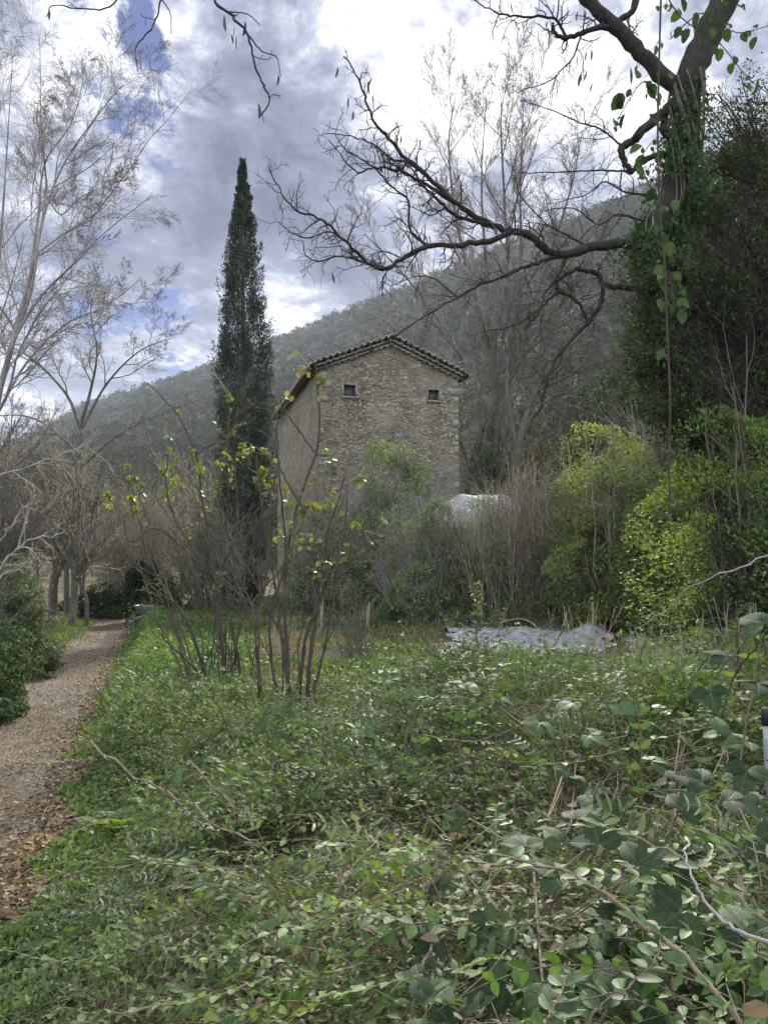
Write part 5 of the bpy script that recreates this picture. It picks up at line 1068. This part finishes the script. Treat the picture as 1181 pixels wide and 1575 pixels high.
rga = np.random.default_rng(88)
for k in range(46):
    yb = rga.uniform(1.3, 4.6); xb = rga.uniform(-.32, .52) * yb; L_ = rga.uniform(.4, .85); a_ = pi + rga.normal() * .75; zb = float(U(xb, yb)) - .06
    t_ = np.linspace(0, 1, 6); P_ = [(xb + math.cos(a_) * L_ * q, yb + math.sin(a_) * L_ * q * .7, zb + (.62 * q - .62 * q * q) * L_ * rga.uniform(.6, 1.1)) for q in t_]
    pts = []
    for q in P_:                                   # back to the picture coordinates that shoot() takes
        dx, dy, dz = q[0], q[1], q[2] - CAMZ; yc = dy * math.cos(PITCH) + dz * math.sin(PITCH); zc = -dy * math.sin(PITCH) + dz * math.cos(PITCH)
        pts.append((590.5 + F * dx / yc, 787.5 - F * zc / yc, dy))
    shoot('arching leafy shoot with paired oval leaves rising from the foreground weeds', pts, rga.uniform(.026, .042), int(L_ / .035), 700 + k, .0024, 'privet' if k % 3 else 'herb')['group'] = 'arching shoots in the foreground weeds'

def serrated(g, P, D, Nn, L, W, rg):
    """broad toothed bramble leaf with a fine outline"""
    n = 15; t = np.linspace(0, 1, n); w_ = np.sin(t ** .8 * pi) ** .75 * .5 * (1 + .10 * np.where(np.arange(n) % 2, 1, -1)); w_[0] = w_[-1] = 0
    D = unit(D); S = unit(np.cross(D, Nn)); Un = np.cross(S, D); V = []; UV = []
    for a, b in zip(t, w_):
        z0 = -.22 * a * a * L
        rip = .03 * math.sin(a * 38) * L
        for sgn in (-1, -.5, 0, .5, 1):
            h = z0 + abs(sgn) * b * W * .35 - (abs(sgn) ** 2) * b * W * .25 + (rip * .5 if abs(sgn) == .5 else 0)
            V.append(P + D * a * L + S * sgn * b * W + Un * h); UV.append((a, .5 + sgn * b))
    g.add(V, [[i * 5 + j, i * 5 + j + 1, i * 5 + 6 + j, i * 5 + 5 + j] for i in range(n - 1) for j in range(4)], np.array(UV))
def bramble(label, nodes, seed, mat='bramble'):
    """nodes: (px, py, distance, leaf length m)"""
    rg = np.random.default_rng(seed); N = [at(a, b, c) for a, b, c, _ in nodes]
    root = thing('bramble', label, 'bramble', tuple(N[0] - np.array([0, 0, .3]))); gs = Geo(); g = Geo(); rgn = np.random.default_rng(seed + 50)
    st = resample([N[0] - np.array([0.05, -.1, .45])] + [p + np.array([0, .03, -.03]) for p in N], 30); st[1:-1] += rgn.normal(size=(28, 3)) * .003; tube(gs, st, np.linspace(.0028, .0014, 30), 6)
    for (px, py, Y, L), p in zip(nodes, N):
        L = L * .82
        az = rg.uniform(0, 2 * pi); up = unit(np.array([rg.normal() * .35, -.45 + rg.normal() * .3, .9])); x = unit(np.cross(up, [math.cos(az), math.sin(az), 0])); y = np.cross(up, x)
        q = p + np.array([0, .03, -.03]); tube(gs, np.stack([q, (q + p) / 2 + up * .01, p]), np.array([.0018, .0015, .0012]), 4)
        for a, s in ((0, 1.1), (1.25, .85), (-1.25, .85)):
            d = x * math.cos(a) + y * math.sin(a); serrated(g, p + d * .004, d + up * rg.normal() * .12, up + rg.normal(size=3) * .12, L * s, L * s * .78, rg)
    link('stem', gs, MAT['stem_red'], root, True); link('leaves', g, MAT[mat], root, True); return root
bramble('bramble with broad dark toothed leaves at the right edge', [(1120, 1230, 1.75, .085), (1165, 1290, 1.6, .09), (1045, 1245, 1.8, .075), (1080, 1200, 1.95, .075), (1150, 1180, 1.9, .08)], 401)
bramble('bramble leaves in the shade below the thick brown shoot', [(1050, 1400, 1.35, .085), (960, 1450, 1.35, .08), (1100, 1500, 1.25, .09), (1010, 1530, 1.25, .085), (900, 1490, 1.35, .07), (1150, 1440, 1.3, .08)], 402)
bramble('bramble with dull leaves at lower centre', [(860, 1350, 1.55, .07), (920, 1300, 1.6, .075), (800, 1440, 1.5, .07), (980, 1330, 1.5, .08), (740, 1480, 1.5, .06)], 403)
bramble('bramble with green leaves catching the light right of centre', [(880, 1080, 2.7, .08), (830, 1110, 2.6, .075), (770, 1075, 2.9, .07), (905, 1130, 2.5, .07), (960, 1100, 2.8, .08), (720, 1060, 3.1, .07)], 404, 'privet')
bramble('bramble with pale leaves under the dark cane at right', [(1060, 1150, 2.4, .08), (1110, 1130, 2.4, .08), (1000, 1170, 2.3, .07), (1150, 1140, 2.3, .08)], 405, 'privet')
bramble('bramble with broad backlit leaves hanging into the right edge', [(1175, 960, 2.0, .09), (1120, 1010, 2.1, .08), (1090, 1060, 2.1, .07), (1165, 1050, 2.0, .08)], 406, 'vineleaf')
bramble('yellowing bramble spray in the weeds at right', [(1030, 1095, 3.3, .05), (1015, 1090, 3.3, .05), (1048, 1100, 3.3, .045)], 407, 'yellow')
bramble('low bramble in the weeds at the middle left', [(270, 1190, 4.2, .08), (240, 1210, 4.0, .07), (330, 1170, 4.4, .08), (210, 1230, 3.9, .07)], 408, 'privet')
bramble('bramble with greyish leaves among weeds in the centre', [(640, 1060, 3.6, .07), (600, 1045, 3.8, .065), (690, 1050, 3.6, .07), (560, 1120, 3.4, .06)], 409, 'privet')

rgb = np.random.default_rng(77)
for k in range(12):
    cx_, cy_ = [(1000, 1250), (1090, 1330), (1150, 1240), (900, 1230), (820, 1290), (1000, 1400), (880, 1420), (1120, 1480), (760, 1400), (960, 1520), (1060, 1180), (700, 1500)][k]; nd = []
    for j in range(7):
        px_, py_ = cx_ + rgb.normal() * 55, cy_ + rgb.normal() * 45; Yd = float(np.interp(py_, [1150, 1300, 1450, 1575], [2.5, 1.75, 1.35, 1.12])) * rgb.uniform(1.0, 1.12)
        nd.append((px_, py_, Yd, rgb.uniform(.035, .075)))
    nd.sort(key=lambda q: q[0] + q[1] * .4)
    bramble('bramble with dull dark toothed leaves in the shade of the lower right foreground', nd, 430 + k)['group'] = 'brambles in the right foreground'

def dead_leaf():
    rg = np.random.default_rng(9)
    for (px, py, Y, L, lab) in [(895, 1118, 2.6, .055, 'hanging brown dead leaf right of centre, upper of two'), (925, 1160, 2.5, .065, 'larger brown dead leaf hanging lower, right of centre')]:
        p = at(px, py - 20, Y); g = Geo(); serrated(g, p, np.array([.25, 0, -1.0]), np.array([.75, -1, .3]), L, L * .5, rg)
        tube(g, np.stack([p + [0, 0, .04], p]), np.array([.001, .001]), 4)
        tag(link('dead_leaf', g, MAT['pod'], loc=tuple(p)), lab, 'leaf')
dead_leaf()

def fern():
    rg = np.random.default_rng(12); base = np.array([-1.8, 5.3, float(H(-1.8, 5.3)) + .12]); root = thing('fern', 'yellow green fern on the edge of the footpath', 'fern', tuple(base)); 
    for k in range(9):
        a = k * .7 + rg.normal() * .15; d = unit(np.array([math.cos(a), math.sin(a), .95])); t = np.linspace(0, 1, 16)[:, None]; L = rg.uniform(.28, .42); d = d * [1, 1, 1.0 + .3 * rg.random()]
        S = base + d * t * L + np.array([0, 0, -.55]) * t ** 2 * L * .9; g = Geo(); tube(g, S, np.linspace(.003, .001, 16), 4)
        T = unit(np.gradient(S, axis=0)); sd = unit(np.cross(T, [0, 0, 1.0])); up = np.cross(sd, T)
        for s in (-1, 1):
            for f in np.linspace(0, 1, 26):
                x = f * 15; i = min(int(x), 14); p = S[i] * (1 - x + i) + S[i + 1] * (x - i); l = .085 * math.sin(min(1, f + .15) * pi) ** .7 + .012
                leaves(g, p[None], (sd[i] * s + T[i] * .3)[None], up[i][None], l, .016, 'lo')
        link('frond', g, MAT['lime'], root)
fern()

def dead_bough(label, stems, Y, seed):
    rg = np.random.default_rng(seed); g = Geo(); tw = Geo(); S = np.stack([px_path(p, Y, 16) for p, a, b in stems]); S[:, 1:-1] += rg.normal(size=S[:, 1:-1].shape) * .02
    root = thing('dead_branch', label, 'branch', tuple(S[0, 0])); Rr = np.stack([np.linspace(a, b, 16) * Y / F / 2 for p, a, b in stems]); tube(g, S, Rr, 6); link('branch', g, MAT['bark_pale'], root, True)
    P1, Q1 = spawn(rg, S, Rr, 8, .2, 1, (25, 65), .3, 5, .2, (0, 0, .02), .55, .4); tube(tw, P1, np.maximum(Q1, .003), 4); P2, Q2 = spawn(rg, P1, Q1, 5, .1, 1, (25, 60), .5, 4, .2, (0, 0, 0), .7, .6); tube(tw, P2, np.maximum(Q2, .0025), 3); link('twigs', tw, MAT['twig_tan'], root, True)
dead_bough('pale dead branch curving in from the left edge above the hedge, lower of two', [([(-60, 930), (0, 872), (28, 845), (45, 832), (80, 828), (102, 818)], 5, 2), ([(-60, 960), (0, 892), (30, 875), (60, 850)], 3.5, 1.5), ([(28, 845), (40, 800), (50, 770), (48, 755)], 3, 1.4)], 12.0, 601)
dead_bough('pale dead branch slanting up at the left edge, upper of two', [([(-60, 780), (0, 735), (60, 710), (120, 690), (160, 665)], 4, 1.6), ([(-60, 850), (0, 830), (30, 790), (50, 770)], 4, 1.6)], 13.0, 602)

# ------------------------------------------------------------------ plastic sheets, stakes, wheelbarrow and other small things
def sheet_on_ground(name, label, px0, px1, y0, y1, seed, amp, peaks=()):
    rg = np.random.default_rng(seed); nu, nv = 120, 70; u = np.linspace(0, 1, nu)[:, None]; v = np.linspace(0, 1, nv)[None]
    Yn, Yf = 1.5 * F / (y1 - 870.7), 1.5 * F / (y0 - 870.7); Yv = Yn + (Yf - Yn) * v + 0 * u + .12 * wob(u * 6, v * 3 + seed, 1.0)
    px = px0 + (px1 - px0) * u + 0 * v + 10 * wob(v * 9 + seed, u * 5, 1.0); X = (px - 590.5) / F * Yv
    z = H(X, Yv) + .012 + .05 * sm(v, 0, .12) + amp * (.12 + .88 * sm(v, 0, .2)) * (np.abs(wob(X, Yv, 2.1)) + .5 * np.abs(wob(Yv + .4 * X, X, 4.7)) + .45 * np.abs(wob(X, Yv * 1.3, 9.0)) + .25 * np.abs(wob(Yv, X, 21.0)))
    for (pu, pv, r, h) in peaks: z = z + h * np.clip(1 - np.sqrt(((u - pu) / r) ** 2 + ((v - pv) / (r * 1.6)) ** 2), 0, 1) ** .8
    g = Geo(); a = (np.arange(nu - 1)[:, None] * nv + np.arange(nv - 1)[None]).ravel(); V = np.stack([X, Yv, z], -1).reshape(-1, 3)
    Fq = np.stack([a, a + nv, a + nv + 1, a + 1], 1)
    edge = (np.arange(nu - 1)[:, None] < 0) | (wob(u[:-1] * 13, v[:, :-1] * 9 + seed, 1.0) > 1.3 - 1.4 * np.clip(np.maximum(np.abs(u[:-1] - .5), np.abs(v[:, :-1] - .5)) * 2 - .7, 0, .3) / .3); g.add(V, Fq[~np.broadcast_to(edge, (nu - 1, nv - 1)).ravel()])
    o = link(name, g, MAT['tarp'], loc=tuple(V.mean(0) * [1, 1, 0]), smooth=True); m = o.modifiers.new('thickness', 'SOLIDIFY'); m.thickness = .004
    return tag(o, label, 'plastic sheet')
sheet_on_ground('plastic_sheet', 'large crumpled pale grey plastic sheet lying on the terrace', 684, 940, 964, 1006, 3, .055, [(.64, .92, .13, .30), (.86, .55, .11, .26), (.45, .6, .1, .1), (.25, .4, .1, .08)])
sheet_on_ground('plastic_sheet', 'small scrap of pale plastic sheet right of the large one', 955, 1010, 982, 1002, 5, .04)
def tunnel():
    Y = 21.0; A, B = at(664, 782, Y), at(795, 762, Y); rg = np.random.default_rng(4); nu, nv = 90, 60; u = np.linspace(0, 1, nu)[:, None]; th = np.linspace(0, pi, nv)[None]
    gz = float(H((A[0] + B[0]) / 2, Y)); hh = np.interp(u[:, 0], [0, .12, .35, .8, 1], [.86, .93, 1, 1.0, .96])[:, None] * (B[2] - gz)
    X = A[0] + (B[0] - A[0]) * u + 0 * th; z = gz + hh * np.sin(th) ** .55 + .045 * wob(X, th * 1.5, 2.5) + .05 * wob(th * 3, X, 5.0) + .02 * wob(X, th * 4, 13.0); Yv = Y + 1.1 * np.cos(th) * -1 + 0 * u + .06 * wob(X, z, 2.0)
    root = thing('plastic_tunnel', 'pale sheet covered shelter showing above the shrubs right of the house', 'shelter', (A[0], Y, gz))
    g = Geo(); a = (np.arange(nu - 1)[:, None] * nv + np.arange(nv - 1)[None]).ravel(); g.add(np.stack([X, Yv, z], -1).reshape(-1, 3), np.stack([a, a + nv, a + nv + 1, a + 1], 1)); link('cover', g, MAT['rock'], root, True)
    g = Geo(); th = np.linspace(0, pi, 24)
    for f in (.03, .35, .67, .97):
        h = np.interp(f, [0, .12, .35, 1], [.70, .9, 1, 1.0]) * (B[2] - gz) - .03; tube(g, np.stack([np.full(24, A[0] + (B[0] - A[0]) * f), Y - 1.07 * np.cos(th), gz + h * np.sin(th) ** .55], 1), np.full(24, .02), 6)
    link('hoop', g, MAT['steel'], root, True)
tunnel()
def wheelbarrow():
    Y = 24.5; c = at(202, 963, Y); c[2] = .2; root = thing('wheelbarrow', 'dark wheelbarrow parked at the far end of the footpath, its wheel showing', 'wheelbarrow', (c[0], Y, 0))
    g = Geo(); a = np.linspace(0, 2 * pi, 25); tube(g, c + np.stack([np.cos(a) * .16, a * 0, np.sin(a) * .16], 1), np.full(25, .034), 8); w_ = link('wheel', g, MAT['rubber'], root, True)
    g = Geo(); tube(g, c + np.stack([np.cos(a) * .125, a * 0, np.sin(a) * .125], 1), np.full(25, .012), 6)
    for k in range(5): q = k * 2 * pi / 5; tube(g, np.stack([c, c + np.array([math.cos(q), 0, math.sin(q)]) * .125]), np.array([.009, .009]), 5)
    tube(g, c + np.array([[0, -.05, 0], [0, .05, 0]]), np.array([.022, .022]), 8, True); link('rim', g, MAT['steel'], w_, True)
    g = Geo(); b = c + [.62, 0, .28]; lo = [(-.28, -.2, 0), (.25, -.2, 0), (.25, .2, 0), (-.28, .2, 0)]; hi = [(-.45, -.32, .3), (.42, -.32, .24), (.42, .32, .24), (-.45, .32, .3)]
    V = [b + np.array(q) for q in lo + hi] + [b + np.array(q) * .97 + [0, 0, .012] for q in lo + hi]; g.add(V, [[0, 3, 2, 1], [0, 1, 5, 4], [1, 2, 6, 5], [2, 3, 7, 6], [3, 0, 4, 7], [8, 9, 10, 11], [8, 12, 13, 9], [9, 13, 14, 10], [10, 14, 15, 11], [11, 15, 12, 8], [4, 5, 13, 12], [5, 6, 14, 13], [6, 7, 15, 14], [7, 4, 12, 15]]); link('tray', g, MAT['greentray'], root)
    for s in (-1, 1):
        g = Geo(); tube(g, resample([c + [0, s * .05, 0], c + [.3, s * .2, .22], c + [.9, s * .25, .26], c + [1.45, s * .28, .42]], 14), np.full(14, .016), 7, True); h = link('handle', g, MAT['steel'], root, True)
        g = Geo(); tube(g, np.stack([c + [1.3, s * .272, .375], c + [1.46, s * .281, .423]]), np.array([.021, .021]), 8, True); link('grip', g, MAT['rubber'], h, True)
        g = Geo(); tube(g, resample([c + [.75, s * .22, .25], c + [.95, s * .22, -.17], c + [1.02, s * .22, -.17], c + [1.05, s * .22, .27]], 12), np.full(12, .013), 6); link('leg', g, MAT['steel'], root, True)
wheelbarrow()
for (px, Y, h, lab) in [(494, 19.0, .55, 'white tree guard tube standing behind the saplings, left of two'), (565, 18.5, .55, 'white tree guard tube beside the brown stump of stalks, right of two')]:
    p = at(px, 960, Y); gz = float(H(p[0], Y)); root = thing('tree_guard', lab, 'tree guard', (p[0], Y, gz)); g = Geo()
    a = np.linspace(0, 2 * pi, 13)[:-1]
    tube(g, np.array([[p[0], Y, gz + z] for z in (-.02, h * .5, h)]), np.array([.024, .025, .024]), 12); link('tube', g, MAT['white_plastic'], root, True)
    g = Geo(); tube(g, np.array([[p[0] + .04, Y, gz - .05], [p[0] + .04, Y, gz + h * 1.15]]), np.array([.012, .012]), 6, True); link('stake', g, MAT['twig_tan'], root, True)
def stalks(label, px0, px1, ytop, ybase, Y, n, mat, seed, name='stalk_clump', r=.005, leafy=0, lm='straw'):
    rg = np.random.default_rng(seed); S = []; gz = float(H(at((px0 + px1) / 2, 900, Y)[0], Y)); 
    for k in range(n):
        a = px0 + (px1 - px0) * (.5 + .32 * np.clip(rg.normal(), -1.4, 1.4)); b = a + rg.normal() * (px1 - px0) * .38; d = rg.normal() * .15
        p0 = at(a, 900, Y + d); p0[2] = gz; p1 = at(b, rg.uniform(ytop, ytop + (ybase - ytop) * .7), Y + d + rg.normal() * .1); S.append(resample([p0, (p0 * .55 + p1 * .45) + rg.normal(size=3) * .07, p1], 8))
    S = np.stack(S); root = thing(name, label, 'plant', (S[:, 0, 0].mean(), Y, gz)); g = Geo(); Rr = np.tile(np.linspace(1, .5, 8), (n, 1)) * r; tube(g, S, Rr, 5)
    P1, Q1 = spawn(rg, S, Rr, 3, .35, 1, (25, 70), 0, 4, .3, (0, 0, .02), .7, .5, Labs=.16); tube(g, P1, Q1, 3); link('stalks', g, MAT[mat], root, True)
    if leafy:
        i = rg.integers(0, n, leafy); j = rg.integers(3, 8, leafy); P = S[i, j]; L = rg.uniform(.04, .08, leafy); g = Geo(); leaves(g, P, rdir(rg, leafy), rdir(rg, leafy, 1), L, L * .6, 'lo'); link('leaves', g, MAT[lm], root)
stalks('upright bundle of grey brown stalks on the terrace in front of the house shrubs', 525, 572, 905, 1000, 13.0, 70, 'twig_brown', 501)
stalks('pale dry branching stalks at the right end of the plastic sheet', 870, 935, 925, 1000, 9.0, 26, 'twig_tan', 502, r=.006)
stalks('bundle of pale dead stalks at the right behind the dark upright cane', 1085, 1180, 915, 1060, 6.0, 60, 'twig_tan', 503, r=.004)
stalks('low tangle of pale dry stems between the sheet and the dark canes', 985, 1110, 965, 1080, 6.0, 80, 'twig_tan', 504, r=.0035, leafy=60)
stalks('small upright twiggy plant in the weeds left of the sheet', 640, 700, 945, 1010, 11.5, 26, 'twig_brown', 505, leafy=30, lm='herb')
stalks('dry stalks in the weeds left of the sapling stems', 395, 450, 940, 1010, 13.5, 30, 'twig_tan', 506, leafy=30)
stalks('dense fan of dry canes beside the pale shelter', 735, 830, 735, 900, 18.2, 90, 'twig_tan', 507, r=.007)
stalks('straw coloured weed stalks in front of the left part of the plastic sheet', 655, 780, 965, 1030, 9.6, 60, 'twig_tan', 508, r=.0035, leafy=120, lm='straw')
stalks('tall leafy weed clump right below the plastic sheet', 800, 930, 968, 1050, 8.4, 50, 'twig_brown', 509, r=.003, leafy=220, lm='herb')
stalks('mixed dry and green weed clump between sheet and right edge', 930, 1060, 955, 1060, 7.6, 60, 'twig_tan', 510, r=.003, leafy=200, lm='herb')
stalks('greenish weed stalks just right of the dark saplings', 560, 660, 975, 1050, 9.0, 40, 'twig_brown', 511, r=.003, leafy=160, lm='herb')
stalks('dry weed stalks at the right edge under the broad backlit leaves', 1080, 1200, 985, 1100, 5.6, 50, 'twig_tan', 512, r=.0028, leafy=120, lm='straw')
def yellow_stake():
    rg = np.random.default_rng(6); Y = 10.0; p = at(734, 1000, Y); gz = float(H(p[0], Y)); t = at(733, 898, Y); root = thing('young_tree', 'thin young tree with a column of yellow green leaves in front of the sheet', 'sapling', (p[0], Y, gz))
    P = resample([[p[0], Y, gz], [p[0] - .01, Y, (gz + t[2]) / 2], t], 12); g = Geo(); tube(g, P, np.linspace(.02, .007, 12), 6, True); link('stem', g, MAT['twig_dark'], root, True)
    n = 80; q = np.stack([rg.normal(size=n) * .035 + p[0], rg.normal(size=n) * .05 + Y, rg.uniform(t[2] - .42, t[2] + .02, n)], 1); L = rg.uniform(.04, .08, n); g = Geo(); leaves(g, q, rdir(rg, n, .3), rdir(rg, n), L, L * .6, 'lo'); link('leaves', g, MAT['yellow'], root)
yellow_stake()
def marker():
    Y = 3.4; p = at(1179, 1150, Y); gz = p[2] - .3; root = thing('garden_post', 'pale post with a black cap at the right edge', 'post', (p[0], Y, gz)); g = Geo(); z1 = at(1176, 1112, Y)[2]
    tube(g, np.array([[p[0], Y, gz], [p[0], Y, z1]]), np.array([.014, .014]), 14, True); link('shaft', g, MAT['tarp'], root, True)
    g = Geo(); tube(g, np.array([[p[0], Y, z1 - .01], [p[0], Y, z1 + .055], [p[0], Y, z1 + .065]]), np.array([.019, .019, .015]), 14, True); link('cap', g, MAT['rubber'], root, True)
marker()

# ------------------------------------------------------------------ air
def haze():
    g = Geo(); g.box((0, 480, 150), (1300, 900, 158)); o = link('haze', g, MAT['soil']); o.data.materials.clear(); m, out_ = newmat('haze_air')
    v = N_('ShaderNodeVolumePrincipled'); v.inputs['Color'].default_value = (.78, .86, .97, 1); v.inputs['Density'].default_value = HAZE; v.inputs['Anisotropy'].default_value = 0.0
    LK(v.outputs[0], out_.inputs['Volume']); o.data.materials.append(m); tag(o, 'thin bluish haze in the valley air', 'haze', kind='stuff')
HAZE = 0.00023
haze()
